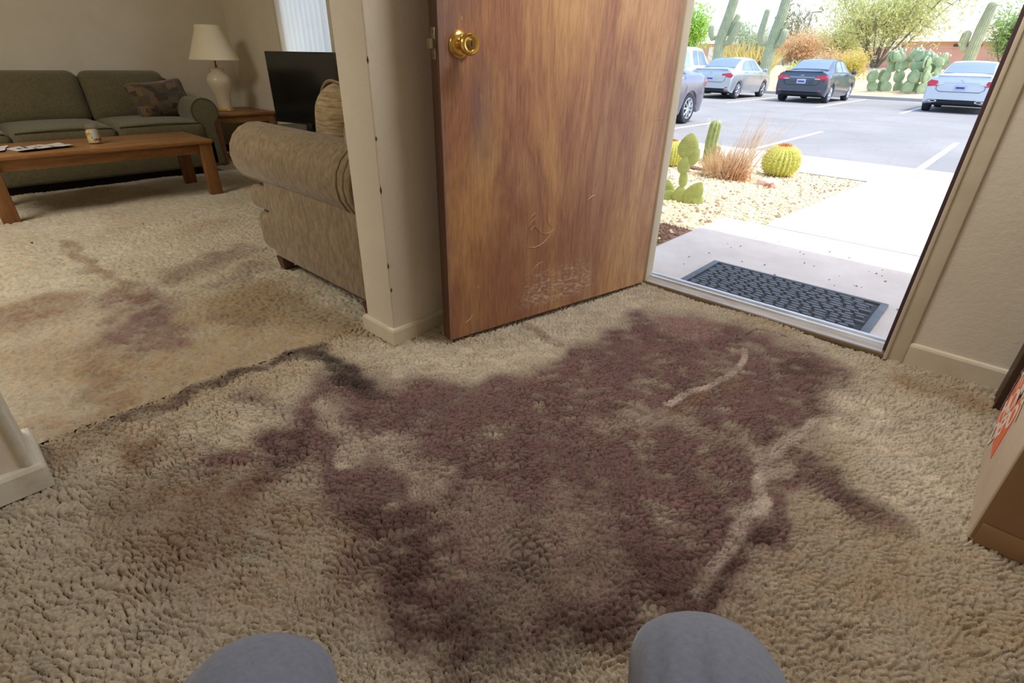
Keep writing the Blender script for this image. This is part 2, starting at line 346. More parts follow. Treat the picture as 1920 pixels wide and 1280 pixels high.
# partition walls (the short wing wall behind the door leaf, and the near one at lower left)
o=struct('wall_partition',MB().rbox(((-1.465-1.31)/2,(.862+YW)/2,ZC/2),(.155,YW-.862,ZC),.006,n=2),M['wall'],smooth=True)
for i,(x,y,z,s) in enumerate([(-1.312,.864,.50,.011),(-1.311,.863,.27,.009),(-1.312,.863,.83,.008),(-1.311,.866,.19,.007),(-1.310,.864,.64,.006)]):
    c_=MB(); k=7; c_.tube([(x+.001,y,z-s),(x+.001,y,z),(x+.0012,y,z+s*1.2)],[.0006,.0032,.0006],6); mk('paint_chip',c_,M['footwood'],o)
o=struct('wall_near_left',MB().box(-1.475,-1.32,-3.0,-.075,0,ZC),M['wall'])
struct('corner_trim',MB().rbox((-1.393,-.068,ZC/2),(.160,.018,ZC),.006),M['base2'],o,smooth=True)
def skirt(name,pts,h,t,mt,parent=None):
    # baseboard run: polyline in plan, offset t to the left of the direction
    mb=MB(); n=len(pts); off=[]
    P=[Vector(p) for p in pts]
    for i in range(n):
        ds=[]
        if i>0: ds.append((P[i]-P[i-1]).normalized())
        if i<n-1: ds.append((P[i+1]-P[i]).normalized())
        ns=[Vector((-d.y,d.x)) for d in ds]; a=sum(ns,Vector((0,0))); a=a/a.length; a=a/max(.3,a.dot(ns[0])); off.append(a)
    prof=[(0,0),(t,0),(t,h-.010),(t*.75,h-.003),(t*.35,h),(0,h)]; v=[];f=[]
    for p,a in zip(P,off):
        for (d,z) in prof: v.append((p.x+a.x*d,p.y+a.y*d,z))
    m_=len(prof)
    for i in range(n-1):
        for k in range(m_): f.append((i*m_+k,i*m_+(k+1)%m_,(i+1)*m_+(k+1)%m_,(i+1)*m_+k))
    f.append(tuple(range(m_))); f.append(tuple(range((n-1)*m_,n*m_)))
    return struct(name,mb.add(v,f),mt,parent)
skirt('baseboard_partition',[(-1.465,YW),(-1.465,.862),(-1.31,.862),(-1.31,1.94)][::-1],.057,.012,M['wallw'])
skirt('baseboard_near_left',[(-1.32,-3.0),(-1.32,-.059),(-1.477,-.059),(-1.477,-3.0)][::-1],.062,.015,M['base2'])
skirt('baseboard_entry',[(-.052,YE),(.75,YE)][::-1],.075,.012,M['wallw'])
skirt('baseboard_left',[(XW,YW),(XW,-3.0)][::-1],.07,.012,M['wallw'])
skirt('baseboard_window_side',[(-1.465,YW),(XW,YW)],.07,.012,M['wallw'])
# door frame
fr=struct('trim_1',MB().bbox(dx1,dx1+.053,YE-.014,YE+.004,0,dz1+.05,.004),M['wallw'],smooth=True); fr['label']='cream painted casing and jambs around the entry doorway'
mk('jamb',MB().bbox(dx0-.032,dx0,YE+.001,YE+.056,0,dz1,.004),M['jamb'],fr)
mk('jamb',MB().bbox(dx1,dx1+.032,YE+.001,YE+.15,0,dz1,.004),M['jamb'],fr)
mk('head_jamb',MB().bbox(dx0-.03,dx1+.03,YE+.001,YE+.15,dz1,dz1+.03,.004),M['jamb'],fr)
mk('casing',MB().bbox(dx0-.075,dx0-.03,YE-.014,YE+.004,0,dz1+.05,.004),M['wallw'],fr)
mk('casing',MB().bbox(dx0-.075,dx1+.053,YE-.0141,YE+.004,dz1+.03,dz1+.08,.004),M['wallw'],fr)
mk('weatherstrip',MB().bbox(dx1-.012,dx1+.001,YE+.0,YE+.150,.02,dz1,.003),M['strip'],fr)
mk('casing_bead',MB().bbox(dx1-.001,dx1+.010,YE-.022,YE-.012,0,dz1+.05,.003),M['wallw'],fr)
# threshold
th=struct('trim_2',MB().prism([(YE-.004,.0),(YE-.004,.010),(YE+.010,.014),(YE+.030,.022),(YE+.034,.030),(YE+.044,.030),(YE+.047,.024),(YE+.062,.024),(YE+.066,.031),(YE+.078,.031),(YE+.082,.024),(YE+.12,.016),(YE+.15,-.02),(YE+.15,-.09),(YE,-.09)],dx0-.05,dx1,'x'),M['alu']); th['label']='ribbed aluminium threshold strip across the entry doorway'
mk('edge_strip',MB().bbox(dx0-.02,dx1+.01,YE-.014,YE-.002,0,.016,.003),M['alu2'],th)
for x in(-.9,-.72,-.54,-.36,-.2): mk('screw',MB().lathe((x,YE+.0545,.024),[(.0001,.002),(.0035,.0018),(.004,0)],8),M['steel'],th)
# window with vertical blinds
wn=struct('window_1',MB().box(wx0,wx0+.03,YW+.03,YW+.13,wz0,wz1).box(wx1-.03,wx1,YW+.03,YW+.13,wz0,wz1).box(wx0,wx1,YW+.03,YW+.13,wz1-.03,wz1).box(wx0,wx1,YW+.03,YW+.13,wz0,wz0+.03),M['wallw'])
mk('window_pane',MB().box(wx0+.03,wx1-.03,YW+.095,YW+.099,wz0+.03,wz1-.03),M['glass'],wn,smooth=False)
mk('window_sill',MB().bbox(wx0-.01,wx1+.01,YW-.03,YW+.10,wz0-.018,wz0+.004,.004),M['wallw'],wn)
mk('window_casing',MB().bbox(wx0-.028,wx0,YW-.010,YW+.002,wz0-.02,wz1+.03,.003),M['wallw'],wn)
bl=thing('vertical_blinds','white vertical blinds closed across the living room window behind the television','blinds',((wx0+wx1)/2,YW+.02,wz0))
mk('headrail',MB().bbox(-.37,.37,-.02,.02,wz1-wz0-.04,wz1-wz0-.002,.004),M['ceil'],bl)
for i in range(10):
    x=-.325+i*.0725; ang=.62; mb=MB(); v=[];f=[]
    for k in range(7):
        t=(k/6-.5)*.092; b_=.006*(1-(2*t/.082)**2)
        for z in(.012,wz1-wz0-.045): v.append((t*math.cos(ang)-b_*math.sin(ang)*0,t*math.sin(ang)+b_,z))
    for k in range(6): f.append((2*k,2*k+1,2*k+3,2*k+2))
    mk('vane',mb.add(v,f),M['blind'],bl,loc=(x,0,0),fix=False)
# added ceiling fixtures, out of view, matching the fill lamps
for (x,y,r_,lb) in((-.42,1.35,.22,'added round ceiling fixture for the entry fill light nearest the open door'),(-.35,-1.6,.22,'added round ceiling fixture for the fill light behind the viewer'),(-3.1,-.9,.56,'added round ceiling fixture for the living room fill light')):
    t=thing('fill_fixture',lb,'light',(x,y,ZC)); mk('glass_dish',MB().lathe((0,0,0),[(r_*1.05,-.001),(r_*1.05,-.02),(r_,-.05),(r_*.5,-.065),(.001,-.068)],24),M['fill_dish'],t)
# ------------------------------------------------------------------ carpet
STAINS_AND_SHADE=[
('poly','brown',0.38,0.3,[(-1.279,0.097),(-1.081,0.461),(-0.169,1.292),(0.080,1.184),(0.080,0.736),(-0.457,0.202),(-0.807,0.013)]),
('poly','dirt',0.38,0.22,[(-2.656,0.017),(-2.313,0.367),(-2.147,0.858),(-1.453,0.850),(-1.293,0.614),(-1.300,0.309),(-1.377,0.111),(-1.595,-0.042),(-1.974,-0.060)]),
('poly','olive',0.4,0.12,[(-2.209,0.794),(-1.488,0.873),(-1.465,0.676),(-1.508,0.360),(-1.479,0.102),(-1.812,0.100),(-2.000,0.417)]),  # brown-yellow patch: dirt plus room shade painted into the carpet colour
('poly','purple',0.95,0.16,[(-1.316,0.592),(-1.173,0.683),(-0.939,0.851),(-0.860,1.044),(-0.871,1.244),(-0.873,1.433),(-0.888,1.673),(-0.704,1.791),(-0.470,1.809),(-0.277,1.812),(-0.162,1.611),(-0.137,1.385),(-0.168,1.207),(-0.116,0.915),(-0.112,0.720),(-0.154,0.638),(-0.207,0.534),(-0.288,0.408),(-0.393,0.308),(-0.517,0.264),(-0.623,0.291),(-0.762,0.331),(-0.936,0.381),(-1.139,0.404)]),
('line','purple',0.8,0.1,[(-1.210,0.635),(-1.033,0.694),(-0.874,0.832),(-0.733,0.989),(-0.704,1.243),(-0.639,1.501)]),
('line','purple',0.6,0.13,[(-0.821,0.780),(-0.574,0.812),(-0.429,0.825),(-0.560,0.697)]),
('line','purple',0.75,0.07,[(-1.063,0.610),(-0.820,0.599),(-0.682,0.579)]),
('line','purple',0.6,0.07,[(-0.418,1.110),(-0.324,1.337),(-0.271,1.628),(-0.221,1.723)]),
('line','dark',0.35,0.05,[(-0.306,1.638),(-0.199,1.700),(-0.172,1.487)]),
('line','purple',0.6,0.09,[(-0.368,0.934),(-0.241,0.916),(-0.203,0.759),(-0.230,0.607)]),
('line','dark',0.5,0.08,[(-0.309,0.641),(-0.204,0.676),(-0.219,0.536)]),
('line','dark',0.55,0.075,[(-0.723,0.407),(-0.585,0.359),(-0.487,0.319),(-0.400,0.350)]),
('line','dark',0.5,0.07,[(-0.429,0.402),(-0.403,0.501),(-0.272,0.472)]),
('line','base',0.35,0.06,[(-0.897,0.552),(-0.770,0.543),(-0.720,0.519)]),
('line','base',0.25,0.05,[(-1.146,0.529),(-0.948,0.502),(-0.844,0.522)]),
('line','base',0.18,0.08,[(-0.587,0.539),(-0.442,0.529),(-0.395,0.449)]),
('line','base',0.25,0.05,[(-0.549,0.982),(-0.451,1.143),(-0.347,1.148)]),
('line','base',0.3,0.06,[(-0.660,1.835),(-0.522,1.846),(-0.354,1.787)]),
('line','pink',0.25,0.05,[(-0.739,1.690),(-0.620,1.747),(-0.605,1.589),(-0.805,1.689)]),
('line','base',0.15,0.08,[(-0.449,0.672),(-0.339,0.595)]),
('line','base',0.7,0.1,[(-1.160,0.790),(-1.044,0.905),(-0.971,1.119),(-0.992,1.435),(-0.958,1.747)]),
('line','purple',0.95,0.055,[(-1.166,0.425),(-1.070,0.412),(-1.006,0.313),(-0.998,0.260)]),
('line','purple',0.7,0.05,[(-1.077,0.321),(-1.103,0.256),(-1.139,0.247)]),
('line','dark',0.5,0.03,[(-1.119,0.423),(-1.032,0.338)]),
('line','purple',0.75,0.035,[(-1.023,0.429),(-0.877,0.414),(-0.786,0.410)]),
('line','purple',0.5,0.03,[(-1.119,0.423),(-1.081,0.461),(-1.062,0.511)]),
('line','purple',0.5,0.04,[(-1.360,0.390),(-1.204,0.437)]),
('line','base',0.5,0.03,[(-1.144,0.496),(-0.916,0.451)]),
('line','brown',0.7,0.05,[(-1.304,0.160),(-1.250,0.100),(-1.310,0.094)]),
('line','brown',0.35,0.12,[(-1.196,0.128),(-0.934,0.126),(-0.914,0.223)]),
('line','brown',0.35,0.07,[(-1.081,0.125),(-0.999,0.226)]),
('line','black',0.6,0.04,[(-1.443,0.590),(-1.418,0.649),(-1.312,0.661),(-1.177,0.668)]),
('line','black',0.55,0.03,[(-1.390,0.652),(-1.233,0.632),(-1.096,0.632)]),
('line','dark',0.55,0.026,[(-1.450,0.084),(-1.457,0.205),(-1.473,0.347),(-1.468,0.484),(-1.452,0.649)]),
('line','dark',0.45,0.02,[(-1.473,0.347),(-1.468,0.484),(-1.452,0.649)]),
('line','brown',0.6,0.14,[(-2.423,-0.009),(-2.415,0.092),(-2.474,0.133)]),
('line','purple',0.7,0.1,[(-2.355,0.360),(-2.183,0.394),(-2.055,0.332)]),
('line','purple',0.65,0.1,[(-2.078,0.339),(-1.853,0.339),(-1.950,0.242)]),
('line','brown',0.55,0.04,[(-3.307,0.331),(-2.775,0.347),(-2.299,0.381)]),
('line','purple',0.5,0.1,[(-2.439,0.557),(-2.536,0.743),(-2.602,0.915)]),
('line','purple',0.4,0.07,[(-2.241,0.675),(-2.336,0.850)]),
('line','brown',0.5,0.07,[(-1.905,0.545),(-1.796,0.593)]),
('line','brown',0.45,0.06,[(-1.814,0.140),(-1.570,0.111)]),
('line','brown',0.4,0.1,[(-1.568,-0.046),(-1.427,0.035)]),
('line','dark',0.75,0.055,[(-0.106,1.163),(-0.053,1.178),(0.006,1.155)]),
('line','purple',0.7,0.07,[(-0.130,1.164),(-0.055,1.141),(0.035,1.110)]),
('line','brown',0.5,0.03,[(0.013,1.119),(0.094,1.099)]),
('line','purple',0.8,0.025,[(-0.154,1.221),(-0.146,1.100),(-0.116,0.944),(-0.127,0.886)]),
('line','dark',0.6,0.012,[(-0.124,0.937),(-0.137,0.805),(-0.136,0.683)]),
('line','brown',0.5,0.016,[(-0.379,1.437),(-0.463,1.166)]),
('line','light',0.38,0.01,[(-0.461,1.653),(-0.419,1.504),(-0.446,1.330),(-0.490,1.203)]),
('line','light',0.38,0.022,[(-0.190,1.159),(-0.163,1.014),(-0.168,0.923)]),
('line','light',0.25,0.012,[(-0.162,0.950),(-0.158,0.803),(-0.166,0.683)]),
('line','light',0.3,0.014,[(-0.218,1.131),(-0.182,1.250),(-0.160,1.396)]),
('line','black',0.85,0.008,[(-0.498,1.713),(-0.482,1.734)]),
('line','black',0.5,0.003,[(-0.486,1.753),(-0.476,1.826),(-0.424,1.837),(-0.334,1.833),(-0.282,1.832)]),
('line','dirt',0.7,0.05,[(-0.017,1.794),(0.087,1.798),(0.162,1.780)]),
('line','light',0.3,0.08,[(-0.106,1.552),(0.062,1.301),(0.127,1.189)]),
('line','brown',0.5,0.02,[(-1.094,1.270),(-0.919,1.248)]),
('line','base',0.6,0.1,[(-3.229,0.607),(-3.293,0.829)]),
('line','dirt',0.35,0.2,[(0.143,0.795),(0.224,1.072)])]

COLS={'base':srgb(196,184,162)[:3],'purple':srgb(120,93,88)[:3],'dark':srgb(82,62,56)[:3],'black':srgb(58,48,42)[:3],'brown':srgb(134,108,86)[:3],'dirt':srgb(160,136,106)[:3],'olive':srgb(150,124,84)[:3],'pink':srgb(196,160,150)[:3],'light':srgb(226,214,196)[:3]}
def fft_noise(n,band,seed,aniso=1.0,ang=0.0,px=.003):
    rs=np.random.RandomState(seed); a=np.fft.fft2(rs.randn(n,n)); k=np.fft.fftfreq(n,d=px); kx,ky=np.meshgrid(k,k,indexing='ij')
    ca,sa=math.cos(ang),math.sin(ang); u=kx*ca+ky*sa; w_=-kx*sa+ky*ca; kk=np.sqrt((u*aniso)**2+w_**2)
    lo,hi=band; flt=np.exp(-((kk-(lo+hi)/2)/((hi-lo)/2))**2); r=np.real(np.fft.ifft2(a*flt)); return r/r.std()
def bil(T,x,y,px):
    n=T.shape[0]; u=x/px; v=y/px; i=np.floor(u).astype(int); j=np.floor(v).astype(int); fu=u-i; fv=v-j
    return (T[i%n,j%n]*(1-fu)*(1-fv)+T[(i+1)%n,j%n]*fu*(1-fv)+T[i%n,(j+1)%n]*(1-fu)*fv+T[(i+1)%n,(j+1)%n]*fu*fv)
ANG=math.atan2(.681,.732)
px_=.0022
T1=fft_noise(1024,(46,74),1,1.8,ANG,px_)           # tufts elongated across the walking direction
T2=fft_noise(1024,(40,72),2,1.0,0,px_)
T3=fft_noise(1024,(110,170),3,1.0,0,px_); T4=fft_noise(1024,(8,30),14,1.6,ANG,px_)
L1=fft_noise(512,(.6,3),4,1,0,.02); L2=fft_noise(512,(3,9),5,1,0,.02); L3=fft_noise(512,(.5,6),9,1,0,.02); L4=fft_noise(512,(2,12),10,3.0,ANG+PI/2,.02)
def stain_shade_colour(x,y):
    wx=x+.014*bil(L2,x,y,.02)+.008*bil(L3,x,y,.02); wy=y+.014*bil(L2,x+3.1,y+1.7,.02)+.008*bil(L3,x+2.2,y+4.7,.02)
    fine=bil(T3,x,y,px_); mott=bil(T4,x,y,px_); streak=bil(L4,x,y,.02); blot=bil(L2,x+1,y+2,.02); big=bil(L1,x,y,.02)
    col=np.empty((len(x),3)); col[:]=COLS['base']
    d=np.clip(.10+.16*big+.10*blot,0,.6)[:,None]; col=col*(1-d)+np.array(COLS['dirt'])*d
    for kind,cn,s,r,pts in STAINS_AND_SHADE:
        P=np.array(pts); lo=P.min(0)-r*2.2-.05; hi=P.max(0)+r*2.2+.05
        sel=np.where((x>lo[0])&(x<hi[0])&(y>lo[1])&(y<hi[1]))[0]
        if not len(sel): continue
        small=r<.022
        X=(x+.3*(wx-x) if small else wx)[sel]; Y=(y+.3*(wy-y) if small else wy)[sel]; dm=np.full(len(sel),1e9); ins=np.zeros(len(sel),bool)
        Q=np.vstack([P,P[:1]]) if kind=='poly' else P
        for a,b_ in zip(Q[:-1],Q[1:]):
            e=b_-a; t=np.clip(((X-a[0])*e[0]+(Y-a[1])*e[1])/(e@e+1e-9),0,1)
            dm=np.minimum(dm,np.hypot(X-a[0]-t*e[0],Y-a[1]-t*e[1]))
            if kind=='poly':
                c=((a[1]>Y)!=(b_[1]>Y)); xi=a[0]+(Y-a[1])*e[0]/(e[1] if abs(e[1])>1e-9 else 1e-9); ins^=(c&(X<xi))
        if kind=='poly': t=np.clip(.5+np.where(ins,dm,-dm)/r,0,1)
        else: t=np.clip(1.55-dm/r*1.0,0,1) if small else np.clip(1.35-dm/r,0,1)
        t=t*t*(3-2*t)
        k=t*s*np.clip(1+.12*streak[sel]+.12*blot[sel]+.12*fine[sel]+.20*mott[sel],.15,1.5) if not small else t*s*np.clip(1+.3*blot[sel]+.3*fine[sel]+.35*mott[sel],.1,1.3)
        k=np.clip(k,0,1)[:,None]; col[sel]=col[sel]*(1-k)+np.array(COLS[cn])*k
    col*=np.clip(1+.05*fine[:,None]+.04*blot[:,None]+.05*mott[:,None],.7,1.3)
    return np.clip(col,0.01,1)
def carpet(name,x0,x1,y0,y1,st,amp,parent,mode):
    nx=int((x1-x0)/st)+1; ny=int((y1-y0)/st)+1
    gx,gy=np.meshgrid(np.linspace(x0,x1,nx),np.linspace(y0,y1,ny),indexing='ij'); x=gx.ravel(); y=gy.ravel()
    wxx=x+.004*bil(L2,x,y,.02); wyy=y+.004*bil(L2,x+5,y,.02)
    if mode=='near':
        m_=1/(1+np.exp(-1.6*(bil(L3,x+3,y+2,.02)+np.clip((.25-np.hypot(x+.2,y-.3))*3,-1.5,1.5)))) 
        f1=lambda q:2*np.minimum(np.abs(q)*1.25,1)**.5-1
        h=(1-m_)*f1(bil(T1,wxx,wyy,px_))+m_*f1(bil(T2,wxx,wyy,px_))
        h=h*(.8+.05*bil(L3,x,y,.02))+.14*bil(T3,x,y,px_)
        z=amp*h
    else:
        z=amp*(2*np.minimum(np.abs(bil(T1,wxx*.8,wyy*.8,px_))*1.4,1)**.6-1)
    z=z+.0035*bil(L1,x,y,.02)
    if mode=='near':   # raised crease of the loose carpet
        for (ax,ay,bx,by,hh,rr) in CREASE:
            e=np.array([bx-ax,by-ay]); t=np.clip(((x-ax)*e[0]+(y-ay)*e[1])/(e@e),0,1); dd=np.hypot(x-ax-t*e[0],y-ay-t*e[1]); z=z+hh*np.exp(-(dd/rr)**2)
    z=z-amp*.55
    co=np.stack([x,y,z],1).astype(np.float32)
    i=np.arange(nx-1)[:,None]*ny+np.arange(ny-1)[None,:]; i=i.ravel(); q=np.stack([i,i+ny,i+ny+1,i+1],1).astype(np.int32)
    me=bpy.data.meshes.new(name); me.vertices.add(len(co)); me.vertices.foreach_set('co',co.ravel())
    me.loops.add(q.size); me.loops.foreach_set('vertex_index',q.ravel()); me.polygons.add(len(q)); me.polygons.foreach_set('loop_start',np.arange(0,q.size,4,dtype=np.int32))
    me.polygons.foreach_set('use_smooth',np.ones(len(q),bool)); me.update(calc_edges=True)
    at=me.color_attributes.new('Col','FLOAT_COLOR','POINT'); c=stain_shade_colour(x,y); c=np.hstack([c,np.ones((len(c),1))]).astype(np.float32); at.data.foreach_set('color',c.ravel())
    me.materials.append(M['pile']); o=bpy.data.objects.new(name,me); C.objects.link(o); o.parent=parent; o['kind']='stuff'; return o
m=mat('carpet_pile',srgb(190,170,140),.95,spec=.1); N,L,b=nodes(m); at=N.new('ShaderNodeVertexColor'); at.layer_name='Col'
v=coords(m); fb=noise(m,v,330,3,.7); fc=noise(m,v,140,3,.6)
setc(m,mix(m,.5,at.outputs[0],ramp(m,fc,[(.3,(.72,.7,.68,1)),(.7,(1.12,1.12,1.12,1))]),'MULTIPLY')); bump(m,fb,.6,.004); b.inputs['Sheen Weight'].default_value=.12; M['pile']=m
M['backing']=mat('carpet_backing',srgb(150,130,104),.95)
fl=struct('floor',MB().box(XW,-1.31,-3.0,YW,-.10,-.02).box(-1.31,.9,-3.0,YE,-.10,-.02),M['backing'])
CREASE=[(-.80,1.58,-.72,1.27,.006,.02),(-.53,.82,-.36,.55,.007,.03),(-.72,1.27,-.90,1.10,.004,.02)]
CREASE=[]
carpet('carpet_pile',-1.505,.60,-.30,YE,.0024,.0135,fl,'near')
carpet('carpet_pile',.60,.75,-.30,YE,.01,.004,fl,'mid')
carpet('carpet_pile',-3.40,-1.492,-.9,YW,.006,.0075,fl,'mid')
carpet('carpet_pile',-1.492,.75,-.9,-.30,.02,.002,fl,'mid')
carpet('carpet_pile',XW,-3.40,-1.6,YW,.008,.0065,fl,'mid')
carpet('carpet_pile',XW,.75,-3.0,-.9,.05,.002,fl,'mid')
# ------------------------------------------------------------------ the open entry door
ux,uy=-1.171+.991,.983-1.904; W=math.hypot(ux,uy)
d=thing('door_1','brown weathered wooden entry door standing open, with brass knob','door',(-.991,1.904,.018),math.atan2(uy,ux)); d['kind']='structure'
leafo=mk('door_leaf',MB().bbox(0,W,-.042,0,0,1.83,.0025,1),M['door'],d)
mk('edge_band',MB().box(W,W+.0012,-.0405,-.0015,.003,1.827),M['dooredge'],d,smooth=False)
kz=.853; kx=W-.062
mk('strike_plate',MB().bbox(W+.0012,W+.003,-.034,-.010,kz-.036,kz+.036,.001,1),M['steel'],d)
mk('latch_bolt',MB().prism([(-.029,kz-.011),(-.015,kz-.011),(-.015,kz+.011),(-.029,kz+.011)],W+.003,W+.016,'x').xf(Matrix.Identity(4)),M['steel'],d)
for dz in(-.027,.027): mk('screw',MB().lathe((W+.003,-.022,kz+dz),[(.0001,.0012),(.004,.001),(.0045,-.001)],8,'x'),M['brassd'],d)
kn=mk('door_knob',MB().lathe((kx,0,kz),[(.0315,0),(.0325,.003),(.030,.007),(.022,.011),(.013,.013),(.0115,.020),(.0125,.028),(.019,.032),(.0245,.040),(.0262,.048),(.0255,.056),(.0225,.060),(.018,.0595),(.0125,.056),(.0115,.0565)],36,'y'),M['brass'],d)
mk('key_cylinder',MB().lathe((kx,0,kz),[(.0112,.050),(.0112,.0585),(.0098,.0600),(.0001,.0601)],24,'y'),M['brassd'],kn)
mk('keyhole',MB().bbox(kx-.0013,kx+.0013,.0600,.0606,kz-.006,kz+.006,.0008,1),M['dark'],kn)
for k,z in enumerate((.22,.95,1.65)): mk('hinge',MB().tube([(-.004,-.048,z-.045),(-.004,-.048,z+.045)],.006,10),M['brassd'],d)
# pale arcs scratched in the veneer
def arc(pts,r): return MB().tube([(a,.0004,z) for a,z in pts],[r*(.2+.8*math.sin(PI*(i+.5)/len(pts))) for i in range(len(pts))],6,flat=.25)
def cpts(cx,cz,r,a0,a1,n=9): return [(cx+r*math.cos(math.radians(a0+(a1-a0)*i/(n-1))),cz+r*math.sin(math.radians(a0+(a1-a0)*i/(n-1)))) for i in range(n)]
for pts,r in [(cpts(.60,.345,.085,200,300),.0018),(cpts(.545,.36,.06,235,330),.0016),(cpts(.50,.36,.05,300,372,7),.0014),([(.335,.405),(.35,.402),(.365,.392)],.003),([(.60,.36),(.615,.352),(.625,.34)],.0018),([(.60,.38),(.612,.373),(.622,.362)],.0018),([(.60,.335),(.61,.330),(.62,.322)],.0016),([(.08,.64),(.05,.641),(.02,.643)],.0014),(cpts(.56,.15,.05,20,95,7),.0016),([(.88,.05),(.86,.06),(.85,.075)],.002)]:
    mk('scratch',arc(pts,r),M['scuff'],d)
# brown wooden panel at the right
tag(mk('wooden_panel',MB().bbox(0,.5,0,.10,0,2.0,.004,1),M['darkwood'],loc=(.183,1.808,0)),'dark brown upright wooden panel in the corner behind the cardboard box','panel')
# ------------------------------------------------------------------ cardboard box with its orange printed square
bx=thing('cardboard_box','tall cardboard box printed with an orange square, at the right edge','box',(.182,1.188,.002),0)
mk('box_body',MB().bbox(0,.42,0,.405,0,.52,.004,2),M['card'],bx)
mk('box_front',MB().bbox(.004,.416,-.0015,.003,.004,.516,.001,1),M['cardd'],bx)
mk('bottom_flap',MB().bbox(.01,.41,-.006,-.002,.0,.05,.001,1),M['cardd'],bx)
lg=mk('printed_square',MB().box(-.0012,0,0,.215,0,.215),M['orange'],bx,loc=(0,.218,.070),smooth=False)
def textmesh(name,s,size,mt,parent,Mx,font_bold=False):
    cu=bpy.data.curves.new(name,'FONT'); cu.body=s; cu.size=size; cu.align_x='CENTER'; cu.align_y='CENTER'; cu.extrude=.0003
    cu.offset=size*.02
    o=bpy.data.objects.new(name,cu); C.objects.link(o); bpy.context.view_layer.update()
    me=bpy.data.meshes.new_from_object(o.evaluated_get(bpy.context.evaluated_depsgraph_get())); bpy.data.objects.remove(o)
    me.transform(Mx); me.materials.clear(); me.materials.append(mt); r=bpy.data.objects.new(name,me); C.objects.link(r); r.parent=parent; return r
# text local x -> -Y (reads left to right seen from -X), local y -> +Z
face=Matrix(((0,0,-1,0),(-1,0,0,0),(0,1,0,0),(0,0,0,1)))
for s_,k,w_ in(('THE',1,.9),('HOME',0,1.15),('DEPOT',-1,1.12)):
    rot=Matrix.Rotation(math.radians(45),4,'Z'); off=Matrix.Translation((0,k*.062,0))
    textmesh('lettering',s_,.078 if k else .082,M['whitep'],lg,Matrix.Translation((-.0016,.1075,.1075))@face@rot@off@Matrix.Scale(w_*.92,4,Vector((1,0,0))))
rr=random.Random(3)
mb=MB()
for i in range(22):
    z=-.02+i*.0125; y=.232+.0*i; mb.box(-.0008,0,y+.008+rr.random()*.004,y+.016+rr.random()*.006,z+.03,z+.03+.006+rr.random()*.005)
mk('small_print',mb,M['print'],bx,loc=(0,.215,.015),smooth=False)
mb=MB(); mb.box(-.0008,0,.355,.375,.03,.075)
mk('small_print',mb,M['print'],bx,smooth=False)
# ------------------------------------------------------------------ seated person: legs in grey trousers
def skin_body(name,verts,edges,radii,mt,sub=2,root=0):
    me=bpy.data.meshes.new(name); me.from_pydata(verts,edges,[]); o=bpy.data.objects.new(name,me); C.objects.link(o)
    sk=o.modifiers.new('s','SKIN'); sd=o.modifiers.new('d','SUBSURF'); sd.levels=sub; sd.render_levels=sub
    for i,r in enumerate(radii): me.skin_vertices[0].data[i].radius=(r,r) if not hasattr(r,'__len__') else r
    me.skin_vertices[0].data[root].use_root=True
    bpy.context.view_layer.update(); m2=bpy.data.meshes.new_from_object(o.evaluated_get(bpy.context.evaluated_depsgraph_get())); bpy.data.objects.remove(o)
    m2.materials.clear(); m2.materials.append(mt); m2.shade_smooth(); r=bpy.data.objects.new(name,m2); C.objects.link(r); return r
pr=thing('person','seated person seen from above, only the knees in grey trousers showing','person',(.03,-.03,0))
LK=Vector((-.303,.041,.413)); RK=Vector((-.053,.305,.416)); hip=Vector((.195,-.215,.33)); fw=Vector((-.67,.74,0)); sd_=Vector((.74,.67,0))
hl=hip-sd_*.085; hr=hip+sd_*.085
off=Vector((.03,-.03,0))
def P3(v): return tuple(v-off)
V=[P3(hip),P3(hip+Vector((.03,-.03,.16))),P3(hl),P3(hr)]; Rr=[.115,.12,.095,.095]; E_=[(0,1),(0,2),(0,3)]
for (h_,K,a) in((hl,LK,2),(hr,RK,3)):
    n=len(V)
    ank=K-fw*.11; ank.z=.10
    V+=[P3(h_.lerp(K,.4)),P3(h_.lerp(K,.72)),P3(h_.lerp(K,.93)),P3(K+fw*.012+Vector((0,0,-.03))),P3(K.lerp(ank,.35)+fw*.0),P3(K.lerp(ank,.7)),P3(ank)]
    Rr+=[.086,.078,.068,.062,.062,.056,.052]; E_+=[(a,n),(n,n+1),(n+1,n+2),(n+2,n+3),(n+3,n+4),(n+4,n+5),(n+5,n+6)]
tro=skin_body('trousers',V,E_,Rr,M['denim'],4); tro.parent=pr
me=tro.data; nv=len(me.vertices); co=np.empty(nv*3); me.vertices.foreach_get('co',co); co=co.reshape(-1,3); no=np.empty(nv*3); me.vertices.foreach_get('normal',no); no=no.reshape(-1,3)
dsp=np.zeros(nv)
for K,folds in((LK,((.020,.035,-.10,.015,-.0035),(.038,.05,-.12,.005,-.003),(-.040,.03,-.06,.03,-.0025))),(RK,((-.050,-.045,-.12,.01,.004),(-.034,-.05,-.12,.0,.004),(-.012,-.06,-.14,-.02,-.0045),(.0,-.055,-.14,-.025,.003)))):
    k=np.array(P3(K)); rel=co-k; a=rel@np.array([fw.x,fw.y,0]); s_=rel@np.array([sd_.x,sd_.y,0])
    for (s0,sl_,a0,a1,am) in folds:
        q=s_-(s0+sl_*(-a)*10*.5); g=np.exp(-(q/.0055)**2)/(1+np.exp(-(a-a0)/.012))/(1+np.exp((a-a1)/.012))*(np.abs(s_)<.1)*(np.abs(rel[:,2])<.12); dsp+=am*g
co+=no*dsp[:,None]; me.vertices.foreach_set('co',co.ravel()); me.update()
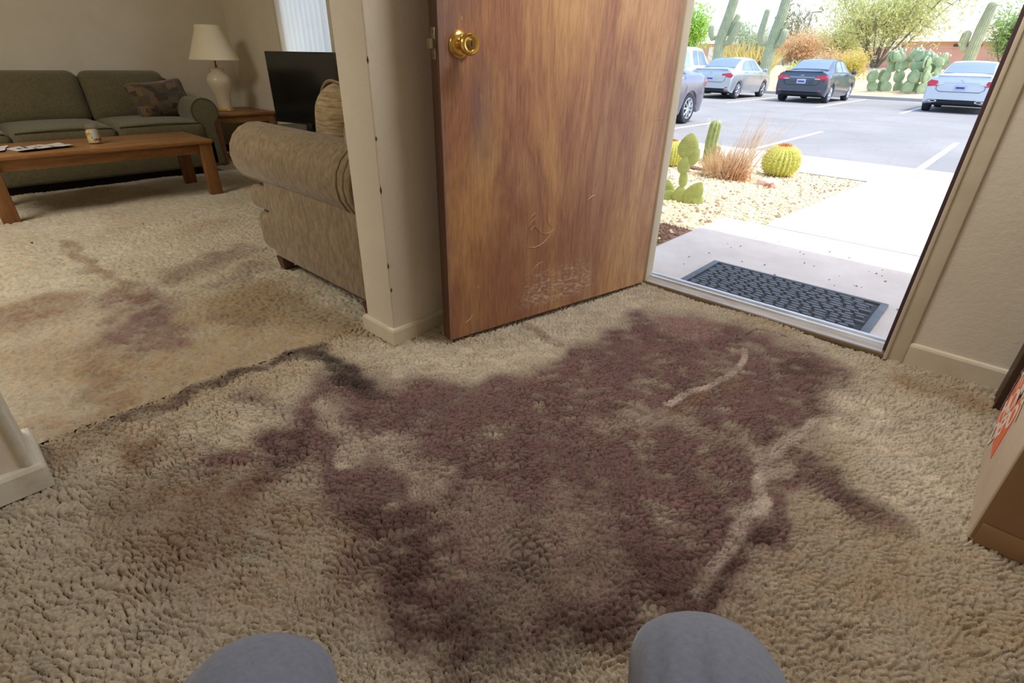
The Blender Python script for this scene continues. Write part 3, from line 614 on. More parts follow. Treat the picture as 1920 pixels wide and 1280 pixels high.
for K in(LK,RK):
    ank=K-fw*.11; p=Vector(P3(ank)); ang=math.atan2(fw.y,fw.x)
    Mx=Matrix.Translation((p.x,p.y,0))@Matrix.Rotation(ang,4,'Z')
    def sh(q):
        t=(q[0]+.12)/.24; q=q.copy(); q[2]*=1-.45*max(0,t-.35); q[1]*=1-.25*abs(t-.5); 
        return q
    s1=mk('shoe',MB().rbox((.06,0,.048),(.25,.09,.072),.035,n=4,seg=5,fn=sh).xf(Mx),M['shoe'],pr)
    mk('sole',MB().rbox((.06,0,.011),(.262,.088,.020),.009,n=2,seg=4).xf(Mx),M['sole'],s1)
    mk('sock',MB().tube([Mx@Vector((0,0,.07)),Mx@Vector((0,0,.13))],.036,12),M['sock'],pr)
# ------------------------------------------------------------------ furniture
def scroll_arm(w0,w1,zt,zp,r):   # profile (across, z) of a rolled arm: panel w0..w1, roll of radius r overhanging outward
    cx=(w0+w1)/2; pts=[]
    for k in range(15):
        t=math.radians(-60+ k*(300/14)); pts.append((cx+r*math.cos(t)*1.0, zt-r+r*math.sin(t)))
    return [(w1,zp)]+[p for p in pts]+[(w0,zp)]
# sofa (faces +X, stands against the left wall)
sf=thing('sofa','long olive green three seat sofa against the left wall','sofa',(-5.08,.66,0))
def S(x,y): return x+5.08,y-.66
X0,_=S(-5.52,0); Xf,_=S(-4.62,0)
y0,y1=-.36-.66,1.66-.66
mk('base',MB().bbox(X0,Xf,y0+.06,y1-.06,.055,.25,.02,3),M['sofa'],sf)
mk('gap_shade',MB().box(X0+.03,Xf-.05,y0+.1,y1-.1,0,.056),M['dark'],sf,smooth=False)  # near-black box painting the shade in the gap under the sofa
mk('back_frame',MB().rbox(((X0+X0+.2)/2,(y0+y1)/2,.35),(.2,y1-y0-.1,.6),.06,n=4,seg=3),M['sofa'],sf)
for s_,(a,b_) in enumerate(((y0+.0,y0+.19),(y1-.19,y1))):
    out_=-1 if s_==0 else 1
    prof=scroll_arm(a+.03,b_-.03,.535,.055,.092)
    ar=mk('arm',MB().prism(prof,X0+.02,Xf+.0,'x',.015,3),M['sofa'],sf)
    mk('arm_piping',MB().tube([(Xf-.004,p[0],p[1]) for p in prof],.006,6,cap=False),M['sofap'],ar)
for k in range(3):
    ya=-.15-.66+k*.56; 
    def sh(q,k=k): q=q.copy(); return q
    c_=mk('seat_cushion',MB().rbox(((X0+.2+Xf+.03)/2,ya+.28,.315),(Xf+.03-X0-.2,.555,.13),.045,n=4,seg=6,puff=(2,.022)),M['sofa'],sf)
    xe=Xf+.03; mk('piping',MB().tube([(xe-.012,ya+.02,.372),(xe-.004,ya+.28,.382),(xe-.012,ya+.535,.372)],.0045,6),M['sofap'],c_)
    mk('piping',MB().tube([(xe-.010,ya+.02,.262),(xe-.004,ya+.28,.258),(xe-.010,ya+.535,.262)],.0045,6),M['sofap'],c_)
    Mx=Matrix.Translation((X0+.235,ya+.28,.52))@Matrix.Rotation(math.radians(-13),4,'Y')
    mb=MB().rbox((0,0,0),(.17,.565,.37),.07,n=5,seg=6,puff=(0,.045)); mk('back_cushion',mb.xf(Mx),M['sofa'],sf)
# throw pillow
Mx=Matrix.Rotation(math.radians(-24),4,'Y')@Matrix.Rotation(math.radians(6),4,'X')
def pin(q):
    q=q.copy(); a=abs(q[1])/.19; b2=abs(q[2])/.145; q[1]*=1+.07*b2**3-.04*(1-b2); q[2]*=1+.08*a**3-.05*(1-a); q[0]*=(1-.75*max(a,b2)**5); return q
pl=mk('throw_pillow',MB().rbox((0,0,0),(.10,.40,.27),.05,n=4,seg=8,puff=(0,.035),fn=pin).xf(Mx),M['pillow'],loc=(-5.0,1.40,.515)); tag(pl,'brown patchwork throw pillow leaning in the corner of the sofa','pillow')
# coffee table
ct=thing('coffee_table','long low wooden coffee table in front of the olive sofa','table',(-4.13,.74,0))
tz=.345; hy=.575
mk('tabletop',MB().bbox(-.265,.265,-hy,hy,tz-.026,tz,.008,3),M['tablewood'],ct)
for a_ in((.205,.225,-hy+.05,hy-.05),(-.225,-.205,-hy+.05,hy-.05),(-.21,.21,hy-.062,hy-.045),(-.21,.21,-hy+.045,-hy+.062)): mk('apron',MB().bbox(*a_,tz-.085,tz-.026,.003,1),M['tablewood'],ct)
for sx in(-1,1):
    for sy in(-1,1):
        mk('leg',MB().bbox(sx*.232-.022,sx*.232+.022,sy*(hy-.045)-.038,sy*(hy-.045)+.038,0,tz-.026,.004,2),M['legwood'],ct)
# newspapers
def paper(name,loc,rz,w_,h_,lab,seed):
    rr=random.Random(seed); mb=MB(); n=9; v=[];f=[]
    for i in range(n):
        for j in range(n):
            x=(i/(n-1)-.5)*w_; y=(j/(n-1)-.5)*h_; v.append((x,y,.003+.006*abs(math.sin(i*.7+seed))*((j%3)/2)+.008*max(0,(i-6)/2)*(seed%2)))
    for i in range(n-1):
        for j in range(n-1): f.append((i*n+j,(i+1)*n+j,(i+1)*n+j+1,i*n+j+1))
    top=list(v); v+= [(a,b_,c-.0025) for a,b_,c in top]; f+=[tuple(q+n*n for q in ff[::-1]) for ff in f]
    o=mk(name,mb.add(v,f),M['paper'],loc=loc,rot=(0,0,rz)); tag(o,lab,'newspaper')
    ik=MB()
    for r_ in range(5):
        i0=1+rr.randrange(4); j=1+r_; 
        a=top[i0*n+j]; b2=top[(i0+2)*n+j]; ik.add([(a[0],a[1],a[2]+.0008),(b2[0],b2[1],b2[2]+.0008),(b2[0],b2[1]+h_*.07,b2[2]+.0008),(a[0],a[1]+h_*.07,a[2]+.0008)],[(0,1,2,3)])
    mk('printed_block',ik,M['ink'],o,smooth=False,fix=False)
paper('newspaper',(-4.06,.47,tz+.001),.25,.20,.26,'crumpled newspaper nearest the glass jar on the coffee table',1)
paper('newspaper',(-4.14,.22,tz+.001),-.2,.22,.22,'newspaper section lying further left on the coffee table',2)
# jar
jr=thing('glass_jar','clear jar of mixed sweets on the coffee table','jar',(-4.09,.735,tz+.001))
mk('jar_body',MB().lathe((0,0,0),[(.034,0),(.038,.004),(.038,.085),(.036,.092),(.036,.112)],28,cap=False),M['glass'],jr,fix=False)
mk('sweets',MB().lathe((0,0,0),[(.034,.007),(.0345,.05),(.033,.07),(.02,.078),(.0001,.074)],20),M['candy'],jr)
mk('paper_label',MB().add([(.0388*math.cos(a),.0388*math.sin(a),z) for a in [(-.35+.13*k) for k in range(8)] for z in(.03,.08)],[(2*k,2*k+2,2*k+3,2*k+1) for k in range(7)]),M['lid'],jr,fix=False)
# end table + lamp
et=thing('end_table','square wooden end table holding the lamp between sofa and television','table',(-5.19,1.97,0)); tz2=.40; h_=.262
mk('tabletop',MB().bbox(-.29,.29,-h_,h_,tz2-.026,tz2,.008,3),M['tablewood'],et)
for a_ in((.25,.268,-h_+.04,h_-.04),(-.268,-.25,-h_+.04,h_-.04),(-.25,.25,-h_+.02,-h_+.038),(-.25,.25,h_-.038,h_-.02)): mk('apron',MB().bbox(*a_,tz2-.08,tz2-.026,.003,1),M['tablewood'],et)
for sx in(-1,1):
    for sy in(-1,1): mk('leg',MB().bbox(sx*.25-.024,sx*.25+.024,sy*(h_-.032)-.026,sy*(h_-.032)+.026,0,tz2-.026,.004,2),M['legwood'],et)
lp=thing('table_lamp','white ceramic table lamp with pleated cream shade on the end table','lamp',(-5.15,1.915,tz2))
mk('foot',MB().lathe((0,0,0),[(.078,.001),(.080,.006),(.076,.012),(.060,.016)],28),M['brass'],lp)
mk('ceramic_body',MB().lathe((0,0,0),[(.052,.014),(.056,.03),(.056,.07),(.062,.12),(.080,.17),(.093,.215),(.094,.24),(.083,.27),(.062,.290),(.048,.300),(.052,.308),(.054,.318),(.046,.326),(.02,.328)],32),M['ceramic'],lp)
mk('stem',MB().lathe((0,0,0),[(.010,.326),(.010,.345),(.006,.35),(.006,.42)],12),M['brassd'],lp)
v=[];f=[];n=72
for i,(r_,z) in enumerate([(.188,.385),(.186,.39),(.16,.45),(.128,.53),(.100,.60),(.094,.632),(.091,.634)]):
    for k in range(n):
        t=2*PI*k/n; rr_=r_*(1+(.012 if k%2 else -.004)); v.append((rr_*math.cos(t),rr_*math.sin(t),z))
for i in range(6):
    for k in range(n): f.append((i*n+k,i*n+(k+1)%n,(i+1)*n+(k+1)%n,(i+1)*n+k))
sh_=mk('lamp_shade',MB().add(v,f),M['shade'],lp,fix=False)
mk('shade_trim',MB().tube([(.1885*math.cos(2*PI*k/48),.1885*math.sin(2*PI*k/48),.386) for k in range(49)],.003,6,cap=False),M['ceramic'],sh_)
# tv stand, tv
ts=thing('tv_stand','low black television stand against the window wall','cabinet',(-3.72,2.0,0))
mk('stand_top',MB().bbox(-.62,.62,-.19,.20,.33,.355,.004,2),M['black'],ts); mk('stand_body',MB().bbox(-.60,.60,-.175,.19,.02,.33,.004,1),M['black'],ts); mk('stand_shelf',MB().bbox(-.58,.58,-.185,-.175,.16,.175,.002,1),M['black'],ts)
tv=thing('television','black flat screen television on the stand beneath the blinds','television',(-3.765,1.94,.356),math.radians(12))
mk('tv_body',MB().bbox(-.350,.350,0,.03,.045,.50,.006,2),M['black'],tv); mk('tv_screen',MB().box(-.339,.339,-.0015,.001,.062,.490),M['screen'],tv,smooth=False)
mk('tv_foot',MB().bbox(-.14,.14,-.08,.09,0,.012,.006,2).bbox(-.03,.03,0,.03,.01,.06,.004,1),M['black'],tv)
tag(mk('remote_control',MB().bbox(-.02,.02,-.07,.07,0,.014,.005,2),M['steel'],loc=(-3.50,1.838,.356),rot=(0,0,1.3)),'silver remote control lying before the television','remote')
o=mk('paper_pad',MB().bbox(-.05,.05,-.04,.04,0,.008,.002,1),M['paper'],loc=(-3.89,1.845,.356),rot=(0,0,.3)); tag(o,'small white paper pad lying on the television stand','paper')
# loveseat (faces -X, backs onto the partition wall)
lv=thing('loveseat','tan chenille loveseat backing onto the partition wall, its side towards us','sofa',(-1.98,1.55,0))
ox,oy=1.98,-1.55
def arm(ya,yb,name='arm'):
    prof=scroll_arm(ya,yb,.592,.24,.135); return prof
for (ya,yb) in((.915,1.10),(2.03,2.20)):
    prof=[(p[0]+oy,p[1]) for p in scroll_arm(ya,yb,.585,.055,.128 if ya<1 else .12)]
    # rolled arm over a flat panel
    mk('arm_panel',MB().bbox(-2.255+ox,-1.505+ox,ya+oy+.004,yb+oy,.055,.40,.012,3),M['love'],lv)
    cy=(ya+yb)/2+oy; n=18; circ=[(cy+.122*math.cos(2*PI*k/n)*1.0,.462+.125*math.sin(2*PI*k/n)) for k in range(n)]
    a_=mk('arm',MB().prism(circ,-2.485+ox,-1.495+ox,'x',.05,5),M['love'],lv)
    mk('back_pleats',MB().tube([(-1.56+ox,p[0],p[1]) for p in circ]+[(-1.56+ox,*circ[0])],.004,6,cap=False).tube([(-1.60+ox,cy+(p[0]-cy)*1.01,p[1]) for p in circ]+[(-1.60+ox,*circ[0])],.004,6,cap=False).tube([(-1.52+ox,p[0],p[1]) for p in circ]+[(-1.52+ox,*circ[0])],.004,6,cap=False),M['lovep'],a_)
mk('front_rail',MB().rbox((-2.33+ox,1.56+oy,.29),(.20,1.275,.10),.03,n=3,seg=3),M['love'],lv)
mk('front_rail',MB().rbox((-2.31+ox,1.56+oy,.145),(.20,1.27,.175),.04,n=3,seg=3,puff=(0,.015)),M['love'],lv)
mk('base',MB().bbox(-2.24+ox,-1.51+ox,.93+oy,2.18+oy,.055,.26,.01,2),M['love'],lv)
for k in range(2):
    yc=1.30+.51*k
    mk('seat_cushion',MB().rbox((-2.15+ox,yc+.0+oy,.345),(.58,.53,.13),.045,n=4,seg=5,puff=(2,.02)),M['lovec'],lv)
    Mx=Matrix.Translation((-1.985+ox+.06,yc-.01+oy,.555))@Matrix.Rotation(math.radians(8),4,'Y')
    bc=mk('back_cushion',MB().rbox((0,0,0),(.27,.50,.40),.12,n=6,seg=5,puff=(0,.02)).xf(Mx),M['lovec'],lv)
    pts=[]
    for sgn in(-1,1):
        ring=[]
        for q in range(33):
            t=2*PI*q/32; x=.135*max(-1,min(1,1.25*math.cos(t)))*(1 if abs(math.cos(t))>.8 else 1); z=.20*max(-1,min(1,1.25*math.sin(t)))
            ring.append(Mx@Vector((x*.97,sgn*.2,z*.97)))
    rs=[]
    for q in range(41):
        t=2*PI*q/40; c_,s2=math.cos(t),math.sin(t); ix,iz=.135-.105,.20-.105; x=(ix if c_>=0 else -ix)+.105*c_; z=(iz if s2>=0 else -iz)+.105*s2; rs.append(Mx@Vector((x,-.175,z)))
    mk('piping',MB().tube(rs,.0055,6,cap=False),M['lovep'],bc)
mk('back_frame',MB().rbox((-1.59+ox,1.56+oy,.36),(.19,1.2,.62),.06,n=4,seg=3),M['love'],lv)
for (x,y) in((-2.23,.945),(-1.54,.935),(-2.23,2.16),(-1.54,2.16)):
    mk('foot',MB().add([(x+ox-.028,y+oy-.028,.056),(x+ox+.028,y+oy-.028,.056),(x+ox+.028,y+oy+.028,.056),(x+ox-.028,y+oy+.028,.056),(x+ox-.02,y+oy-.02,0),(x+ox+.02,y+oy-.02,0),(x+ox+.02,y+oy+.02,0),(x+ox-.02,y+oy+.02,0)],[(0,1,2,3),(4,7,6,5),(0,4,5,1),(1,5,6,2),(2,6,7,3),(3,7,4,0)]),M['footwood'],lv,smooth=False)
# ------------------------------------------------------------------ outside ground
def zg(y): return -.08 if y<3.8 else max(-.27,-.08-.19*(y-3.8)/4.4)
def sheet(x0,x1,ys,th=.08,lift=0,fz=zg):
    mb=MB(); v=[];f=[]
    for y in ys:
        z=fz(y)+lift
        for x in(x0(y) if callable(x0) else x0,x1(y) if callable(x1) else x1): v.append((x,y,z)); v.append((x,y,z-th))
    for i in range(len(ys)-1):
        a=i*4; b_=a+4; f+=[(a,a+2,b_+2,b_),(a+1,b_+1,b_+3,a+3),(a,b_,b_+1,a+1),(a+2,a+3,b_+3,b_+2)]
    f+=[(0,1,3,2)]; e=(len(ys)-1)*4; f+=[(e,e+2,e+3,e+1)]
    return mb.add(v,f)
struct('porch_slab',sheet(-1.34,2.6,[YE+.05,3.585]),M['conc'])
wk=struct('walkway',sheet(-1.06,2.6,[3.595,3.8,5.2]),M['conc']); 
struct('walkway_slab',sheet(-1.06,2.6,[5.21,6.59]),M['conc'])
struct('sidewalk',sheet(-12,8,[6.60,7.5,8.45],th=.14),M['conc'])
struct('ground_dirt',sheet(-12,-1.345,[1.4,3.15],lift=-.006),M['dirt'])
bed=struct('ground_gravel_bed',sheet(-12,-1.065,[3.6,3.8,5.4,6.59],lift=-.014),M['gravel'])
struct('ground_gravel_strip',sheet(-12,-1.345,[3.15,3.6],lift=-.012),M['gravel'])
def pebbles(name,n,xr,yr,size,mt,parent,seed,ok=lambda x,y:True,lift=-.012):
    r=random.Random(seed); mb=MB(); v=[];f=[]
    for i in range(n):
        x=r.uniform(*xr); y=r.uniform(*yr)
        if not ok(x,y): continue
        s=size*r.uniform(.5,1.4); a=r.random()*6; z=zg(y)+lift; ca,sa=math.cos(a),math.sin(a); k=len(v)
        for (dx,dy,dz) in((1,0,.1),(0,.7,.1),(-1,.1,.1),(0,-.7,.1),(.1,0,.75),(0,0,-.4)):
            dx*=s*r.uniform(.8,1.2); dy*=s; v.append((x+dx*ca-dy*sa,y+dx*sa+dy*ca,z+dz*s))
        f+=[(k,k+1,k+4),(k+1,k+2,k+4),(k+2,k+3,k+4),(k+3,k,k+4),(k+1,k,k+5),(k+2,k+1,k+5),(k+3,k+2,k+5),(k,k+3,k+5)]
    o=mk(name,mb.add(v,f),mt,parent,smooth=False,fix=False); o['kind']='stuff'; return o
okb=lambda x,y: (x<-1.36) or (y>3.6 and x<-1.08)
pebbles('pebbles',9000,(-4.2,-1.07),(3.15,6.55),.016,M['stone1'],bed,11,okb)
pebbles('pebbles',1500,(-4.2,-1.07),(3.15,6.55),.017,M['stone2'],bed,12,okb)
pebbles('pebbles',1300,(-2.4,-1.37),(2.2,3.15),.014,M['dirt'],bpy.data.objects['ground_dirt'],13,lift=-.004)
pebbles('pebbles',60,(-1.9,-1.4),(2.6,3.1),.016,M['stone1'],bpy.data.objects['ground_dirt'],14,lift=-.002)
# leaf bits on the porch
pebbles('debris',46,(-1.2,.1),(2.5,3.3),.006,M['stone2'],bpy.data.objects['porch_slab'],15,lift=.001)
lot=struct('parking_lot',MB().box(-40,14,8.45,28.3,-.45,-.35),M['asphalt'])
for (xa,ya,xb,yb,w_) in((-3.15,9.0,-3.15,12.8,.09),(-.92,8.8,-.92,13.0,.09),(-5.38,9.2,-5.38,13.0,.09),(1.3,8.9,1.3,13,.09),(-8.1,19.8,-8.3,25.2,.10),(-5.42,20.6,-5.5,27.6,.10),(-3.0,20.1,-3.05,27.6,.10),(-10.7,20.1,-10.8,27.6,.10),(-.6,20.1,-.6,27.6,.10)):
    mk('stall_line',MB().add([(xa-w_/2,ya,-.3465),(xa+w_/2,ya,-.3465),(xb+w_/2,yb,-.3465),(xb-w_/2,yb,-.3465)],[(0,1,2,3)]),M['line'],lot,smooth=False,fix=False)
kb=struct('kerb',MB().box(-40,14,28.25,28.43,-.4,-.24),M['kerb'])
def zf(y): 
    t=min(1,max(0,(y-28.4)/6.8)); return -.25+1.06*(t*t*(3-2*t))
struct('ground_desert',sheet(-70,30,[28.4,28.8,29.3,30,31,32,33,34,35,36,54,100],th=.3,fz=zf),M['desert'])
struct('porch_roof',MB().box(-2.1,3.2,YE+.19,3.6,2.02,2.16),M['ext'])
# ------------------------------------------------------------------ doormat
dm=thing('doormat','black rubber doormat moulded like flat stones, on the porch outside the door','doormat',(-.594,2.42,-.079))
hw,hd=.396,.232
mk('mat_base',MB().bbox(-hw,hw,-hd,hd,0,.006,.003,1),M['rubberd'],dm)
for (a,b_,c_,e) in((-hw,hw,-hd,-hd+.022),(-hw,hw,hd-.022,hd)): mk('border',MB().bbox(a,b_,c_,e,0,.013,.004,2),M['rubber'],dm)
for (a,b_,c_,e) in((-hw,-hw+.03,-hd,hd),(hw-.03,hw,-hd,hd)): mk('border',MB().bbox(a,b_,c_,e,0,.0131,.004,2),M['rubber'],dm)
rr=random.Random(21); rows=15; ph=(2*hd-.06)/rows; variants=[]
for k in range(8):
    n=9; L_=rr.uniform(.032,.062); pts=[]
    for q in range(n):
        t=2*PI*q/n; c_,s2=math.cos(t),math.sin(t); pts.append((L_/2*abs(c_)**.5*(1 if c_>0 else -1)*rr.uniform(.9,1.05),ph*.40*abs(s2)**.6*(1 if s2>0 else -1)*rr.uniform(.8,1.1)))
    mb=MB().prism(pts,0,.008,'z'); mb.v=[(x*(.86 if z>.004 else 1),y*(.8 if z>.004 else 1),z) for x,y,z in mb.v]
    me=bpy.data.meshes.new('stone_pad'); me.from_pydata(mb.v,[],mb.f); me.materials.append(M['rubber']); variants.append((L_,me))
for r_ in range(rows):
    x=-hw+.034+rr.random()*.02; y=-hd+.03+ph*(r_+.5)
    while x<hw-.06:
        L_,me=rr.choice(variants)
        if x+L_>hw-.03: break
        o=bpy.data.objects.new('stone_pad',me); C.objects.link(o); o.parent=dm; o.location=(x+L_/2,y+rr.uniform(-.003,.003),.0055); o.rotation_euler=(0,0,rr.uniform(-.1,.1)); x+=L_+.005
# ------------------------------------------------------------------ plants
def ribbed(pts,rad,ribs,depth=.16,n=None):
    n=n or ribs*4
    return MB().tube(pts,rad,n,prof=lambda t:1-depth*(.5-.5*math.cos(ribs*t))**.7)
def spines(pts,rad,ribs,L_,r,seed,step=.02,mt='spine'):
    pass
def column(pts_r):   # rounded tip radii
    return pts_r
def caplist(path,r,ntip=5):
    """extend path with a domed tip; returns points and radii"""
    P=[Vector(p) for p in path]; R_=list(r) if hasattr(r,'__len__') else [r]*len(P)
    d=(P[-1]-P[-2]).normalized(); e=R_[-1]; base=P[-1]
    for k in range(1,ntip+1):
        t=k/ntip*PI/2*.97; P.append(base+d*e*math.sin(t)); R_.append(e*math.cos(t))
    return P,R_
# small column cactus by the brush
cc_=thing('column_cactus','thin ribbed column cactus behind the dry brush in the gravel bed','cactus',(-2.96,7.42,-.30+.0))
cc_.location.z=zg(7.42)-.0; cc_.location=(-2.72,6.40,zg(6.40)-.03)
P_,R_=caplist([(0,0,0),(0,0,.25),(0.01,0,.42)],[.066,.070,.066]); mk('stem',ribbed(P_,R_,9,.22),M['col'],cc_)
sp_=MB()
for k in range(9):
    t=2*PI*k/9
    for z in np.arange(.03,.5,.022):
        a=(.071*math.cos(t),.071*math.sin(t),z); sp_.tube([a,(a[0]*1.3,a[1]*1.3,z+.01)],[.002,.0004],3,cap=False)
mk('spines',sp_,M['areole'],cc_)['kind']='stuff'
P_,R_=caplist([(.06,-.02,.05),(.10,-.03,.10),(.105,-.03,.19)],[.03,.036,.034]); mk('arm',ribbed(P_,R_,8,.2),M['col'],cc_)
# golden barrel cacti
def barrel(name,label,loc,R0,H0,seed,group=None):
    r=random.Random(seed); t=thing(name,label,'cactus',loc,group=group); ribs=24; n=ribs*4
    pts=[];rad=[]
    for k in range(15):
        a=-PI/2+.35+(PI-.45)*k/14; pts.append((0,0,H0*.5+H0*.52*math.sin(a))); rad.append(R0*math.cos(a)+.004)
    mk('ribbed_body',MB().tube(pts,rad,n,prof=lambda q:1-.12*(.5-.5*math.cos(ribs*q))),M['barrel'],t)
    s1=MB(); s2=MB()
    for k in range(ribs):
        th_=2*PI*k/ribs
        for j in range(15):
            a=-PI/2+.5+(PI-.62)*j/14; cr=R0*math.cos(a); z=H0*.5+H0*.52*math.sin(a); b_=np.array([cr*math.cos(th_),cr*math.sin(th_),z])
            nrm=np.array([math.cos(a)*math.cos(th_),math.cos(a)*math.sin(th_),math.sin(a)]); 
            tgt=s2 if (j<2 or (j>=13)) else s1
            for q in range(7):
                d_=nrm+np.array([r.uniform(-.9,.9),r.uniform(-.9,.9),r.uniform(-.8,.8)]); d_/=np.linalg.norm(d_)
                e=b_+d_*R0*.19; w_=np.cross(d_,nrm)+1e-6; w_=w_/np.linalg.norm(w_)*R0*.013
                tgt.add([b_-w_,b_+w_,e],[(0,1,2)])
    mk('spines',s1,M['spine'],t,fix=False,smooth=False)['kind']='stuff'; mk('spines',s2,M['spineo'],t,fix=False,smooth=False)['kind']='stuff'
    return t
barrel('barrel_cactus','large round golden barrel cactus at the corner of the gravel bed',(-1.80,6.08,zg(6.1)-.02),.180,.305,1)
barrel('barrel_cactus','smaller golden barrel cactus partly hidden by the door jamb',(-2.80,5.62,zg(5.6)-.02),.115,.27,2)
# near prickly pear
def pad_mb(w_,h_,th_,n=12):
    def fn(q):
        z=q[2]/h_+.5; wf=math.sin(PI*min(1,max(0,.08+.92*z))**.62)**.65 if z<.97 else math.sin(PI*(.08+.92*z)**.62)**.65 if (.08+.92*z)<1 else .2
        q=q.copy(); q[0]*=max(.22,wf); q[1]*=max(.3,wf**.6); return q
    # ellipse-like pad standing on its narrow end, origin at the joint
    v=[];f=[];rings=9
    for i in range(rings+1):
        t=i/rings; z=h_*t; wf=(math.sin(PI*(.04+.94*t)**.8))**.6
        for k in range(n):
            a=2*PI*k/n; v.append((w_/2*wf*math.cos(a),th_/2*min(1,wf*1.2)*math.sin(a),z))
    for i in range(rings):
        for k in range(n): f.append((i*n+k,i*n+(k+1)%n,(i+1)*n+(k+1)%n,(i+1)*n+k))
    f.append(tuple(range(n))[::-1]); f.append(tuple(range(rings*n,(rings+1)*n)))
    return MB().add(v,f)
def pad_dots(w_,h_,th_,r):
    mb=MB()
    for i in range(2,9):
        z=h_*i/9.5; wf=(math.sin(PI*(.04+.94*i/9.5)**.8))**.6; m_=max(1,int(w_*wf/.017))
        for k in range(-m_,m_+1):
            x=k*w_*wf/2/(m_+.6); y=th_/2*math.sqrt(max(0,1-(x/(w_/2*wf))**2))
            for s_ in(-1,1): mb.add([(x-.0014,s_*(y+.0005),z),(x+.0014,s_*(y+.0005),z),(x+.001,s_*(y+.007),z+.004)],[(0,1,2)])
    return mb
pp=thing('prickly_pear','young prickly pear with flat yellow-green pads beside the porch','cactus',(-1.76,3.82,zg(3.8)-.012))
def addpad(root,x,y,z,w_,h_,lean,turn,mt,dots=True,th_=.022):
    Mx=Matrix.Translation((x,y,z))@Matrix.Rotation(turn,4,'Z')@Matrix.Rotation(lean,4,'Y')
    p=mk('pad',pad_mb(w_,h_,th_).xf(Mx),mt,root)
    if dots: mk('areoles',pad_dots(w_,h_,th_,rnd).xf(Mx),M['areole'],p,fix=False,smooth=False)['kind']='stuff'
T_=math.radians(26)   # pads face the door roughly
for a in [(-.02,0,-.01,.085,.13,-.1,T_),(-.085,.0,-.005,.08,.10,-.75,T_+.3),(.03,.01,-.01,.10,.185,.45,T_-.1),(-.02,.0,.11,.05,.13,-.05,T_),(-.035,-.02,.21,.07,.12,.12,T_),(.0,.0,.27,.06,.13,.42,T_),(-.03,-.01,.315,.11,.175,.10,T_),(.08,.02,-.01,.07,.09,.9,T_+.4),(-.12,.03,-.01,.07,.16,-.25,T_)]:
    a=list(a); a[3]*=1.32; addpad(pp,*a,M['pad'])
# log bit & rock
tag(mk('cactus_skeleton',MB().tube([(-.10,0,.015),(-.03,.01,.022),(.05,-.005,.02),(.12,0,.012)],[.012,.02,.02,.01],8),M['log'],loc=(-2.50,5.60,zg(5.60)-.012)),'short reddish dead cactus branch on the gravel beside the brush','branch')
rk=MB().rbox((0,0,.035),(.21,.12,.10),.04,n=3,seg=3,fn=lambda q:q*(1+.18*math.sin(q[0]*31+q[1]*17)*1)+np.array([0,0,-.02*(q[0]>0.03)])); tag(mk('rock',rk,M['rock'],loc=(-1.62,5.28,zg(5.28)-.03),rot=(0,0,-.5)),'flat pink and white rock in front of the large barrel cactus','rock')
# dry brush
BS=1.3
br=thing('dry_brush','spiky dry straw-coloured brush between the column cactus and barrel cactus','shrub',(-2.03,5.36,zg(5.36)-.012))
for mtn,n,cx,sp,hh,seed in(('straw',900,-.10,1.25,.27,5),('strawo',280,.06,.65,.22,6),('straw',110,.05,.6,.52,7)):
    r=random.Random(seed); mb=MB()
    for i in range(n):
        az=r.random()*2*PI; el=r.uniform(.12,1.45) if hh<.5 else r.uniform(.9,1.45); L_=hh*r.uniform(.5,1.15); d_=np.array([math.cos(az)*math.cos(el)*sp,math.sin(az)*math.cos(el)*sp*.8,math.sin(el)])
        if hh>.5: d_=d_+np.array([.28,.1,0])
        L_*=BS; b_=np.array([cx+r.gauss(0,.06),r.gauss(0,.06),.0]); mid=b_+d_*L_*.55+np.array([0,0,.02]); e=b_+d_*L_+np.array([0,0,-.03*r.random()]); w_=np.array([-math.sin(az+.8),math.cos(az+.8),0])*.0028
        mb.add([b_-w_,b_+w_,mid+w_*.8,mid-w_*.8,e],[(0,1,2,3),(3,2,4)])
    mk('blades',mb,M[mtn],br,fix=False,smooth=False)['kind']='stuff'
# saguaros
def saguaro(label,loc,trunk,arms,rad,lean=0):
    t=thing('saguaro',label,'cactus',loc); t.scale=(.9,)*3
    P_,R_=caplist(trunk,[q*.76 for q in rad]); mk('trunk',ribbed(P_,R_,16,.14,64),M['sag'],t)
    for path,r in arms:
        P_,R_=caplist(path,[q*.85 for q in r]); mk('arm',ribbed(P_,R_,12,.14,48),M['sag'],t)
z33=zf(33.5)
saguaro('saguaro cactus behind the silver sedan, with a pair of arms on its right',(-12.92,29.30,zf(29.30)-.1),[(0,0,0),(-.02,0,1.2),(-.08,0,2.4),(.18,0,3.6),(.45,0,5.2)],
  [([(-.25,0,2.55),(-.55,0,2.5),(-.68,0,2.75),(-.72,0,3.05)],[.12,.16,.19,.18]),([(.15,0,2.2),(.45,0,2.35),(.68,0,2.8),(.82,0,3.2)],[.14,.2,.24,.2]),([(.1,.15,2.65),(.35,.2,2.85),(.5,.2,3.25),(.58,.2,3.55)],[.12,.18,.21,.18])],[.36,.38,.36,.34,.3])
saguaro('saguaro cactus between the silver and slate sedans, one long arm on its left',(-10.43,29.30,zf(29.30)-.1),[(0,0,0),(-.05,0,1.5),(.05,0,2.6),(.2,0,3.6),(.35,0,5.4)],
  [([(-.2,0,2.25),(-.52,0,2.25),(-.68,0,2.55),(-.66,0,3.0),(-.58,0,3.7)],[.13,.16,.2,.19,.16]),([(.1,0,2.1),(.4,-.1,2.2),(.55,-.1,2.5),(.56,-.1,2.75)],[.12,.18,.22,.2]),([(.2,0,2.9),(.5,0,2.95),(.58,0,3.2)],[.1,.12,.11])],[.38,.37,.36,.32,.28])
